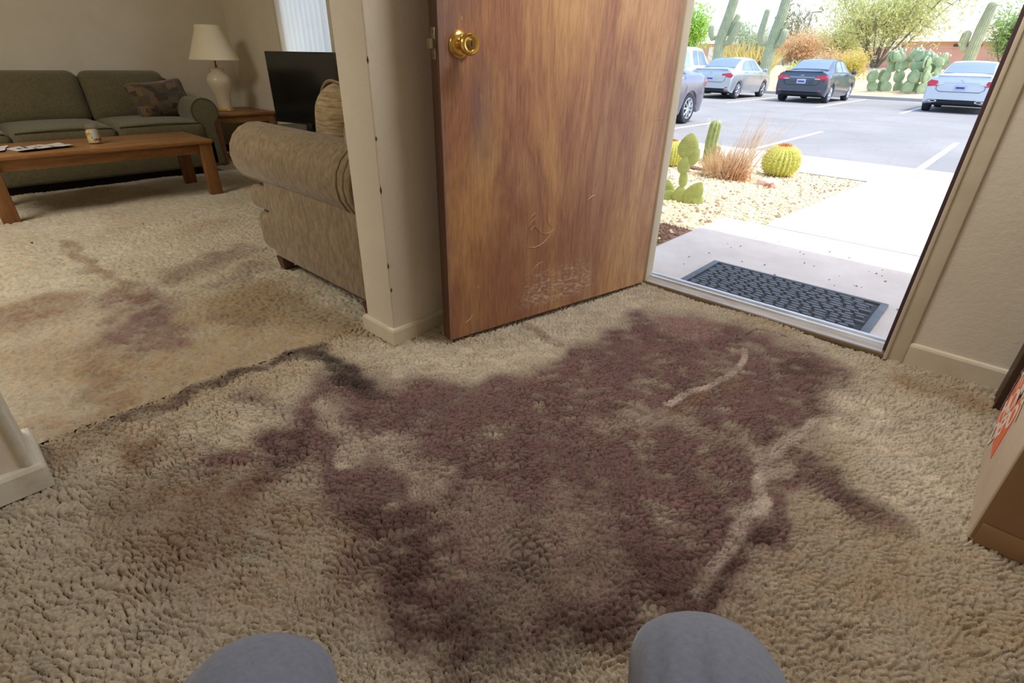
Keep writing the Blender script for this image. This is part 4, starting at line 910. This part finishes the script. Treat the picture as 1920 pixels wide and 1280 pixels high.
saguaro('leaning saguaro cactus behind the white sedan at the right',(-3.33,35.52,zf(35.52)-.2),[(0,0,0),(.02,0,1.2),(.06,0,2.3),(.12,0,3.1)],
  [([(-.15,0,1.15),(-.42,0,1.2),(-.5,0,1.5),(-.48,0,1.85)],[.14,.2,.25,.24])],[.36,.37,.34,.28])
# far prickly pear
p2=thing('prickly_pear','big prickly pear clump in the desert strip left of the white sedan','cactus',(-4.66,30.19,zf(30.19)-.05)); r=random.Random(4); p2.scale=(1.05,)*3
def clump(root,x,y,z,depth,w_,h_,lean,turn,cnt):
    addpad(root,x,y,z,w_,h_,lean,turn,M['pad2'],False,.07)
    if depth<=0 or cnt[0]<=0: return
    tip=Vector((x,y,z))+Matrix.Rotation(turn,3,'Z')@Matrix.Rotation(lean,3,'Y')@Vector((0,0,h_*.93))
    for k in range(r.choice((2,2,3))):
        if cnt[0]<=0: return
        cnt[0]-=1; clump(root,tip.x+r.uniform(-.06,.06),tip.y+r.uniform(-.05,.05),tip.z-.04,depth-1,w_*r.uniform(.88,1),h_*r.uniform(.85,1.0),lean*.6+r.uniform(-.65,.65),turn+r.uniform(-.5,.5),cnt)
for (x,y,l,dp,nn) in((-1.05,-.2,-.5,1,5),(-.8,0,-.2,1,6),(-.55,-.1,-.55,3,9),(-.25,.1,-.1,3,13),(.05,-.1,.1,3,13),(.3,.1,-.15,3,12),(.5,-.1,.45,3,12),(.8,0,.75,3,9),(.1,-.4,.3,1,4),(.6,-.35,.3,1,5)):
    clump(p2,x,y,0,dp,.40,.50,l,.35+r.uniform(-.3,.3),[nn])
# fine pale fruit on the pads
mb=MB()
for ch in list(p2.children)[:70]:
    top=max(ch.data.vertices,key=lambda q:q.co.z).co
    for k in range(2): mb.lathe((top.x+r.uniform(-.1,.1),top.y-.02,top.z-.03+r.uniform(-.03,.02)),[(.02,0),(.03,.03),(.025,.06),(.001,.075)],6)
mk('buds',mb,M['padfruit'],p2,fix=False)['kind']='stuff'
def tree(name,label,loc,h,w_,leafm,seed,nb=9,nl=7000,leafsize=.05,trunk_h=.35,barkm='bark',cat='tree',wisp=.5,lo=.25,droop=0,group=None):
    t=thing(name,label,cat,loc,group=group); t.scale=(.9,)*3; r=random.Random(seed); rs=np.random.RandomState(seed); tb=MB(); tips=[]
    for k in range(nb):
        az=2*PI*k/nb+r.uniform(-.3,.3); sp=r.uniform(.25,1)*w_/2; b_=Vector((r.uniform(-.1,.1)*w_*.2,r.uniform(-.1,.1)*w_*.2,0)); e=Vector((math.cos(az)*sp,math.sin(az)*sp*.7,h*r.uniform(.6,1)*(1-.25*sp/w_)))
        m1=b_.lerp(e,.35)+Vector((0,0,-h*.02)); m2=b_.lerp(e,.7)+Vector((r.uniform(-.1,.1)*w_*.3,0,h*.03)); tb.tube([b_,m1,m2,e],[h*.014,h*.010,h*.006,h*.002],6); tips+= [m2,e,m1.lerp(m2,.5),m2.lerp(e,.5)]
        for q in range(4):
            s_=m1.lerp(e,r.uniform(.1,.9)); e2=s_+Vector((r.uniform(-1,1)*w_*.22,r.uniform(-1,1)*w_*.18,r.uniform(-.02,.25)*h)); tb.tube([s_,s_.lerp(e2,.5)+Vector((0,0,.03*h)),e2],[h*.007,h*.004,h*.0015],4); tips+=[e2,s_.lerp(e2,.6)]
    mk('branches',tb,M[barkm],t)
    T=np.array([tuple(p) for p in tips]); idx=rs.randint(0,len(T),nl); c=T[idx]+rs.randn(nl,3)*np.array([w_*.10,w_*.08,h*.085])
    c=c[c[:,2]>h*lo*.6]; n=len(c); d_=rs.randn(n,3); d_[:,2]=d_[:,2]*.6+wisp; d_/=np.linalg.norm(d_,axis=1)[:,None]; s_=np.cross(d_,rs.randn(n,3)); s_/=np.linalg.norm(s_,axis=1)[:,None]
    L_=leafsize*rs.uniform(.6,1.6,n)[:,None]; W_=L_*.32; v=np.stack([c-s_*W_,c+s_*W_,c+s_*W_*.4+d_*L_*2,c-s_*W_*.4+d_*L_*2],1).reshape(-1,3); f=np.arange(n*4).reshape(-1,4)
    me=bpy.data.meshes.new('foliage'); me.from_pydata(v.tolist(),[],f.tolist()); me.materials.append(M[leafm]); o=bpy.data.objects.new('foliage',me); C.objects.link(o); o.parent=t; o['kind']='stuff'; return t
tree('palo_verde_tree','wide wispy yellow-green tree behind the prickly pear clump',(-7.10,35.52,zf(35.52)-.05),5.3,7.2,'lf_palo',31,15,13000,.075,wisp=1.0)
tree('shrub','bright yellow bush right behind the slate sedan',(-6.97,30.19,zf(30.19)-.05),2.0,1.6,'lf_yellow',32,9,2600,.05,cat='bush',lo=.1)
tree('mesquite_tree','soft green tree at the far right above the white sedan',(-2.13,39.96,zf(39.96)-.05),3.6,3.6,'lf_mid',33,9,5000,.09)
tree('lime_tree','bright lime green tree at the left behind the pickup',(-20.07,39.96,zf(39.96)-.1),3.9,3.6,'lf_green',34,9,4500,.1,lo=.1)
tree('grey_green_tree','hazy grey-green tree between the two left saguaros',(-16.69,44.40,zf(44.40)-.1),3.0,6.0,'lf_grey',35,9,4500,.1,lo=.1)
tree('bare_tree','thin nearly bare tree with fine twigs right of the second saguaro',(-13.50,40.85,zf(40.85)-.1),4.0,2.6,'twig',36,10,700,.12,barkm='twig',wisp=1.2)
tree('orange_bush','wide rust orange brush behind the silver and slate sedans',(-11.72,37.30,zf(37.30)-.1),2.15,3.6,'lf_orange',37,12,6500,.07,cat='bush',lo=.05,wisp=1)
tree('green_bush','olive green rounded tree just left of the wide wispy tree',(-9.95,39.07,zf(39.07)-.1),2.6,3.6,'lf_palo',38,10,5500,.08,lo=.05)
tree('low_bush','low pale brush at the foot of the second saguaro',(-8.95,29.84,zf(29.84)-.05),1.5,2.2,'lf_palo',39,9,2600,.05,barkm='twig',cat='bush',lo=.02,wisp=1)
tree('low_bush','low tan brush behind the slate sedan roof',(-8.17,31.52,zf(31.52)-.05),1.5,1.8,'lf_orange',40,9,2000,.05,barkm='twig',cat='bush',lo=.02,wisp=1)
# agave / yucca cluster
ag=thing('yucca_clump','clump of upright straw-green blades between the two left saguaros','shrub',(-12.61,31.97,zf(31.97)+.25)); r=random.Random(8); ag.scale=(.9,)*3
mb=MB()
for i in range(260):
    az=r.random()*2*PI; el=r.uniform(.5,1.45); L_=r.uniform(1.0,1.9); d_=np.array([math.cos(az)*math.cos(el),math.sin(az)*math.cos(el),math.sin(el)]); b_=np.array([r.uniform(-1.6,1.6),r.uniform(-.5,.5),0]); w_=np.cross(d_,[0,1,.1]); w_=w_/np.linalg.norm(w_)*.045
    mb.add([b_-w_*.7,b_+w_*.7,b_+d_*L_*.5+w_,b_+d_*L_*.5-w_,b_+d_*L_],[(0,1,2,3),(3,2,4)])
mk('blades',mb,M['lf_agave'],ag,fix=False,smooth=False)['kind']='stuff'
mb=MB()
for i in range(14):
    z0=r.uniform(.2,.5); mb.tube([(1.1+r.uniform(-.2,.2),-.5,z0),(1.25+r.uniform(-.3,.3),-.5,z0+r.uniform(.3,.7))],[.09,.03],6,flat=.3)
mk('dark_pads',mb,M['bark'],ag)
# far walls and houses
pw=tag(mk('block_wall',MB().box(-12,7,0,.25,0,1.16).box(-12,7,-.03,.28,1.16,1.22),M['pinkwall'],loc=(0.00,44.40,zf(44.40)-.02),smooth=False),'long pink block wall behind the desert plants','wall')
hs=thing('house','low house with a pale pink roof beyond the block wall','house',(-4.00,53.28,zf(53.28)))
hs.scale=(.9,)*3; mk('house_wall',MB().box(-6,9,0,8,0,2.0),M['tanwall'],hs,smooth=False); mk('window_band',MB().box(.6,2.3,-.05,.02,1.1,1.8),M['windowband'],hs,smooth=False); mk('window_band',MB().box(-2.4,-.6,-.05,.02,1.1,1.8),M['windowband'],hs,smooth=False)
mk('roof',MB().add([(-6.5,-.8,1.95),(9.5,-.8,1.95),(9.5,9,1.95),(-6.5,9,1.95),(-4.2,4,3.25),(8.5,4,3.25)],[(0,1,5,4),(1,2,5),(2,3,4,5),(3,0,4),(0,3,2,1)]),M['roof'],hs,smooth=False)
h2=thing('house','small tan house with a white hipped roof behind the left saguaro','house',(-21.84,48.84,zf(48.84)))
h2.scale=(.9,)*3; mk('house_wall',MB().box(-1.8,2.0,0,5,0,1.7),M['tanwall'],h2,smooth=False); mk('roof',MB().add([(-2.3,-.5,1.68),(2.5,-.5,1.68),(2.5,5,1.68),(-2.3,5,1.68),(0,2.2,2.7),(.4,2.2,2.7)],[(0,1,5,4),(1,2,5),(2,3,4,5),(3,0,4),(0,3,2,1)]),M['whiteroof'],h2,smooth=False)
mk('door_panel',MB().box(-.7,-.2,-.03,.01,0,1.4),M['whiteroof'],h2,smooth=False)
sl_=thing('street_lamp','thin dark street lamp pole far behind the orange brush','lamp',(-16.29,53.28,zf(53.28))); sl_.scale=(.9,)*3; mk('pole',MB().tube([(0,0,0),(0,0,4.3)],.05,6),M['bark'],sl_); mk('lamp_arm',MB().tube([(0,0,4.28),(.5,0,4.32)],.05,6).bbox(.25,.75,-.1,.1,4.26,4.36,.02,1),M['bark'],sl_)
# ------------------------------------------------------------------ cars (local: x across, y forward, z up; origin on the ground at the rear bumper centre)
def car(name,label,loc,rz,paintm,glassm,kind='sedan',tails='wide',scale=.97,plate='mid',pipes=False,badge='ring'):
    t=thing(name,label,'car',loc,rz); L_=4.55*scale; 
    # stations: y, half width, z bottom, z belt(shoulder), z top, top half-width
    if kind=='sedan':
        ST=[(0,.80,.36,.93,.98,.70),(.03,.85,.30,.96,1.03,.72),(.12,.885,.25,.97,1.05,.71),(.30,.90,.22,.975,1.06,.70),(.62,.905,.21,.98,1.07,.68),(.90,.905,.21,.98,1.20,.63),(1.20,.905,.21,.98,1.345,.60),(1.45,.905,.21,.98,1.42,.585),(1.75,.905,.21,.975,1.452,.585),(2.3,.905,.21,.97,1.46,.585),(2.75,.905,.21,.96,1.42,.58),(3.1,.905,.21,.95,1.26,.61),(3.45,.90,.21,.94,1.06,.68),(3.7,.89,.21,.90,.985,.70),(4.1,.87,.22,.82,.90,.66),(4.4,.80,.25,.70,.78,.58),(4.52,.70,.30,.62,.66,.5),(4.55,.62,.36,.56,.58,.45)]
        wy=(.78,3.48); wr=.32
    else: # pickup cab + bed
        ST=[(0,.88,.45,1.02,1.04,.86),(.04,.92,.40,1.06,1.08,.88),(.5,.94,.38,1.08,1.10,.88),(1.6,.95,.36,1.08,1.10,.88),(1.72,.95,.36,1.08,1.70,.66),(1.85,.95,.36,1.08,1.80,.64),(2.4,.95,.36,1.08,1.84,.64),(3.0,.95,.36,1.08,1.80,.63),(3.35,.95,.36,1.07,1.50,.68),(3.65,.95,.36,1.05,1.17,.76),(4.1,.94,.36,1.0,1.12,.76),(4.6,.92,.38,.95,1.04,.72),(4.95,.88,.42,.85,.93,.66),(5.05,.80,.48,.78,.82,.6)]
        wy=(.95,4.1); wr=.38
    ST=np.array(ST); ys=np.array(sorted(set(list(ST[:,0])+[y0_+dy for y0_ in wy for dy in np.linspace(-wr*1.12,wr*1.12,13)]+list(np.linspace(.3,ST[-1,0]-.3,18)))))
    ip=lambda c,y: float(np.interp(y,ST[:,0],ST[:,c]))
    def arch(y):
        z=0
        for q in wy:
            d_=abs(y-q)
            if d_<wr*1.13: z=max(z,wr+math.sqrt(max(0,(wr*1.13)**2-d_*d_)))
        return z
    def sec(y,raw=False):
        hw_,zb,zs,zt,wt=[ip(c,y) for c in(1,2,3,4,5)]; za=zb if raw else max(zb,arch(y)); zm=zb+.18
        P=[(0,zb+.02),(hw_*.80,zb+.02),(hw_*.955,max(za,zb)),(hw_*.985,max(za,zm)),(hw_,max(za+.01,.56 if kind=='sedan' else .7)),(hw_*.995,max(za+.02,zs-.14)),(hw_*.965,zs-.02),(hw_*.93,zs+.012),
           (wt+(hw_*.90-wt)*.5,zs+(zt-zs)*.5),(wt+.015,zt-.045*min(1,(zt-zs)*4)),(wt-.04,zt-.008),(wt*.5,zt+.018),(0,zt+.024)]
        return P
    v=[];f=[]; npf=13
    for y in ys:
        P=sec(y); ring=[(x,y,z) for x,z in P]+[(-x,y,z) for x,z in P[-2:0:-1]]; v+=ring
    m_=24
    for i in range(len(ys)-1):
        for k in range(m_): f.append((i*m_+k,i*m_+(k+1)%m_,(i+1)*m_+(k+1)%m_,(i+1)*m_+k))
    # end caps as strips between mirrored points
    for e in(0,(len(ys)-1)*m_):
        for k in range(0,12):
            a,b_=e+k,e+k+1; c_,d_=e+(m_-k)%m_,e+(m_-k-1)%m_
            q=[]; 
            for z in(a,b_,d_,c_):
                if z not in q: q.append(z)
            if len(q)>2: f.append(tuple(q))
    S4=Matrix.Scale(scale,4)
    mk('car_body',MB().add(v,f).xf(S4),paintm,t)
    def pt(y,k,s_=1,out_=.006):
        i=int(k); fr_=k-i; P=sec(y,True); a=np.array(P[i]); b_=np.array(P[min(i+1,12)]); p=a*(1-fr_)+b_*fr_; d_=b_-a; nrm=np.array([d_[1],-d_[0]]); nrm/=np.linalg.norm(nrm)+1e-9
        return (s_*(p[0]+nrm[0]*out_),y,p[1]+nrm[1]*out_)
    def patch(nm,corners,mt,s_=1,nn=5,parent=t,out_=.007):  # corners (y,k) x4
        v=[];f=[]
        for i in range(nn+1):
            for j in range(nn+1):
                a=i/nn;b_=j/nn; y=(corners[0][0]*(1-a)+corners[1][0]*a)*(1-b_)+(corners[3][0]*(1-a)+corners[2][0]*a)*b_; k=(corners[0][1]*(1-a)+corners[1][1]*a)*(1-b_)+(corners[3][1]*(1-a)+corners[2][1]*a)*b_
                v.append(pt(y,k,s_,out_))
        for i in range(nn):
            for j in range(nn): q=(i*(nn+1)+j,(i+1)*(nn+1)+j,(i+1)*(nn+1)+j+1,i*(nn+1)+j+1); f.append(q)
        return mk(nm,MB().add(v,f).xf(S4),mt,parent,fix=False)
    if kind=='sedan':
        for s_ in(-1,1):
            patch('side_window',[(1.16,7.15),(1.98,7.15),(1.98,8.85),(1.52,8.75)],glassm,s_)
            patch('side_window',[(2.04,7.15),(2.92,7.15),(2.62,8.85),(2.04,8.85)],glassm,s_)
            patch('side_window',[(1.0,7.2),(1.11,7.15),(1.47,8.7),(1.40,8.6)],glassm,s_,2)
            patch('door_seam',[(2.0,3.2),(2.015,3.2),(2.015,7.0),(2.0,7.0)],M['under'],s_,2,out_=.002); patch('door_seam',[(2.98,3.2),(2.995,3.2),(2.995,7.0),(2.98,7.0)],M['under'],s_,2,out_=.002); patch('door_seam',[(1.16,4.9),(1.175,4.9),(1.135,7.0),(1.12,7.0)],M['under'],s_,2,out_=.002)
            patch('door_handle',[(1.28,5.75),(1.42,5.75),(1.42,5.95),(1.28,5.95)],M['chrome'],s_,2,out_=.02); patch('door_handle',[(2.12,5.75),(2.26,5.75),(2.26,5.95),(2.12,5.95)],M['chrome'],s_,2,out_=.02)
            mk('mirror',MB().rbox((s_*.99,2.95,1.02),(.18,.10,.13),.04,n=3).xf(S4),paintm,t)
        # rear and front glass across the body
        for (ya,yb,ka,nm) in((.70,1.40,0,'rear_window'),(2.85,3.40,0,'windshield')):
            v=[];f=[];nn=6
            for i in range(nn+1):
                y=ya+(yb-ya)*i/nn; wt=ip(5,y); zt=ip(4,y)
                for j in range(nn+1):
                    u=-1+2*j/nn; x=u*(wt-.03)*(1.0 if nm=='rear_window' else 1.0); z=zt+.024-.028*abs(u)**2.2+.006; 
                    if abs(u)>.5: z=zt+.018-(abs(u)-.5)/.5*.020+.008
                    v.append((x,y-.004,z))
            for i in range(nn):
                for j in range(nn): f.append((i*(nn+1)+j,i*(nn+1)+j+1,(i+1)*(nn+1)+j+1,(i+1)*(nn+1)+j))
            mk(nm,MB().add(v,f).xf(S4),glassm,t,fix=False)
        # rear face
        for s_ in(-1,1):
            tl=mk('tail_light',MB().prism([(s_*.46,.80),(s_*.84,.76),(s_*.872,.86),(s_*.80,.925),(s_*.46,.895)] if tails=='wide' else [(s_*.56,.76),(s_*.84,.74),(s_*.88,.84),(s_*.80,.93),(s_*.62,.90)],-.012,.20,'y',.012,2).xf(S4),M['tail'],t)
            mk('light_strip',MB().prism([(s_*.44,.80),(s_*.62,.785),(s_*.62,.81),(s_*.44,.825)],-.018,.02,'y').xf(S4),M['tailw'],tl)
            if pipes: mk('exhaust_tip',MB().prism([(s_*.58+.11*math.cos(q*PI/6),.335+.04*math.sin(q*PI/6)) for q in range(12)],-.02,.06,'y').xf(S4),M['chrome'],t); mk('exhaust_hole',MB().prism([(s_*.58+.07*math.cos(q*PI/6),.335+.024*math.sin(q*PI/6)) for q in range(12)],-.024,.0,'y').xf(S4),M['under'],t)
            else: mk('reflector',MB().bbox(s_*.70-.06,s_*.70+.06,-.006,.05,.40,.44,.01,2).xf(S4),M['tail'],t)
        mk('chrome_strip',MB().bbox(-.44,.44,-.014,.03,.845,.862,.005,1).xf(S4),M['chrome'],t)
        mk('rear_diffuser',MB().bbox(-.60,.60,-.008,.10,.26,.36,.02,2).xf(S4),M['under'],t)
        mk('trunk_seam',MB().tube([(-.62,-.004,.90),(-.60,-.006,.66),(-.50,-.006,.60),(.50,-.006,.60),(.60,-.006,.66),(.62,-.004,.90)],.007,5).xf(S4),M['under'],t)
        mk('spoiler_lip',MB().rbox((0,.06,1.045),(1.30,.13,.03),.012,n=2,seg=2).xf(S4),paintm,t)
        zp=.72
        pl_=mk('licence_plate',MB().bbox(-.155,.155,-.014,.0,zp-.075,zp+.075,.004,1).xf(S4),M['plate'],t); mk('plate_marks',MB().bbox(-.11,.11,-.0155,-.013,zp-.03,zp+.025,.003,1).xf(S4),M['platec'],pl_)
        if badge=='ring': mk('badge',MB().tube([(.05*math.cos(2*PI*q/16),-.014,.90+.034*math.sin(2*PI*q/16)) for q in range(17)],.006,5,cap=False).xf(S4),M['chrome'],t)
        else: mk('badge',MB().bbox(-.042,-.028,-.018,0,.88,.945,.003,1).bbox(.028,.042,-.018,0,.88,.945,.003,1).bbox(-.03,.03,-.018,0,.905,.918,.003,1).xf(S4),M['chrome'],t)
    else:
        for s_ in(-1,1):
            patch('side_window',[(1.95,7.2),(2.42,7.2),(2.42,8.8),(1.98,8.8)],glassm,s_); patch('side_window',[(2.5,7.2),(3.45,7.2),(3.08,8.75),(2.5,8.8)],glassm,s_)
            mk('mirror',MB().rbox((s_*1.08,3.35,1.2),(.22,.12,.2),.05,n=3).xf(S4),M['under'],t)
            patch('door_seam',[(2.46,3.2),(2.475,3.2),(2.475,7.0),(2.46,7.0)],M['under'],s_,2,out_=.002)
            mk('tail_light',MB().bbox(s_*.88-.05,s_*.88+.05,-.012,.06,.72,1.02,.01,2).xf(S4),M['tail'],t)
    mk('underbody',MB().box(-.72,.72,.25,ST[-1,0]-.3,.20,.40).xf(S4),M['under'],t,smooth=False)
    for q in wy:
        for s_ in(-1,1):
            c_=(s_*.77,q,wr); w_=mk('wheel',MB().lathe((c_[0],c_[1],c_[2]),[(.0001,-s_*.10),(wr*.95,-s_*.10),(wr,-s_*.08),(wr,s_*.075),(wr*.94,s_*.105),(wr*.70,s_*.108),(wr*.66,s_*.09)],28,'x').xf(S4),M['tyre'],t)
            rm=MB().lathe(c_,[(wr*.70,s_*.104),(wr*.66,s_*.112),(wr*.62,s_*.10),(wr*.60,s_*.06)],28,'x',cap=False).lathe(c_,[(wr*.16,s_*.075),(wr*.16,s_*.112),(.001,s_*.118)],12,'x')
            for k in range(9):
                a=2*PI*k/9; x=c_[0]+s_*.100; rm.tube([(x,c_[1]+wr*.12*math.cos(a),c_[2]+wr*.12*math.sin(a)),(x,c_[1]+wr*.65*math.cos(a),c_[2]+wr*.65*math.sin(a))],[.026,.018],5)
            mk('rim',rm.xf(S4),M['rim'],w_)
            mk('hub_well',MB().lathe(c_,[(wr*.66,s_*.065),(.0001,s_*.064)],20,'x').xf(S4),M['under'],w_)
    return t
ZL=-.35
car('sedan_car','silver sedan parked between the pickup and the slate sedan',(-9.68,21.55,ZL),0,M['p_silver'],M['carglass'],badge='ring')
car('sedan_car','dark slate sedan parked in the middle of the lot, saguaro to its left',(-6.63,22.35,ZL),0,M['p_dark'],M['carglass'],badge='bar')
car('sedan_car','white sedan parked at the right beside the prickly pear clump',(-1.98,21.75,ZL),0,M['p_white'],M['carglass'],tails='narrow',pipes=True,badge='ring')
car('sedan_car','mauve grey sedan nearest the house, cut off by the door jamb',(-6.56,12.62,ZL),PI,M['p_purple'],M['carglassd'],badge='ring')
car('pickup_truck','white pickup parked behind the mauve sedan at the left',(-12.1,21.4,ZL),0,M['p_truck'],M['carglass'],kind='pickup')
# ------------------------------------------------------------------ scale modelling units to metres, once
bpy.context.view_layer.update()
for me in bpy.data.meshes: me.transform(Matrix.Scale(U,4))
for o in bpy.data.objects:
    if o.type in('MESH','EMPTY'): o.location=o.location*U
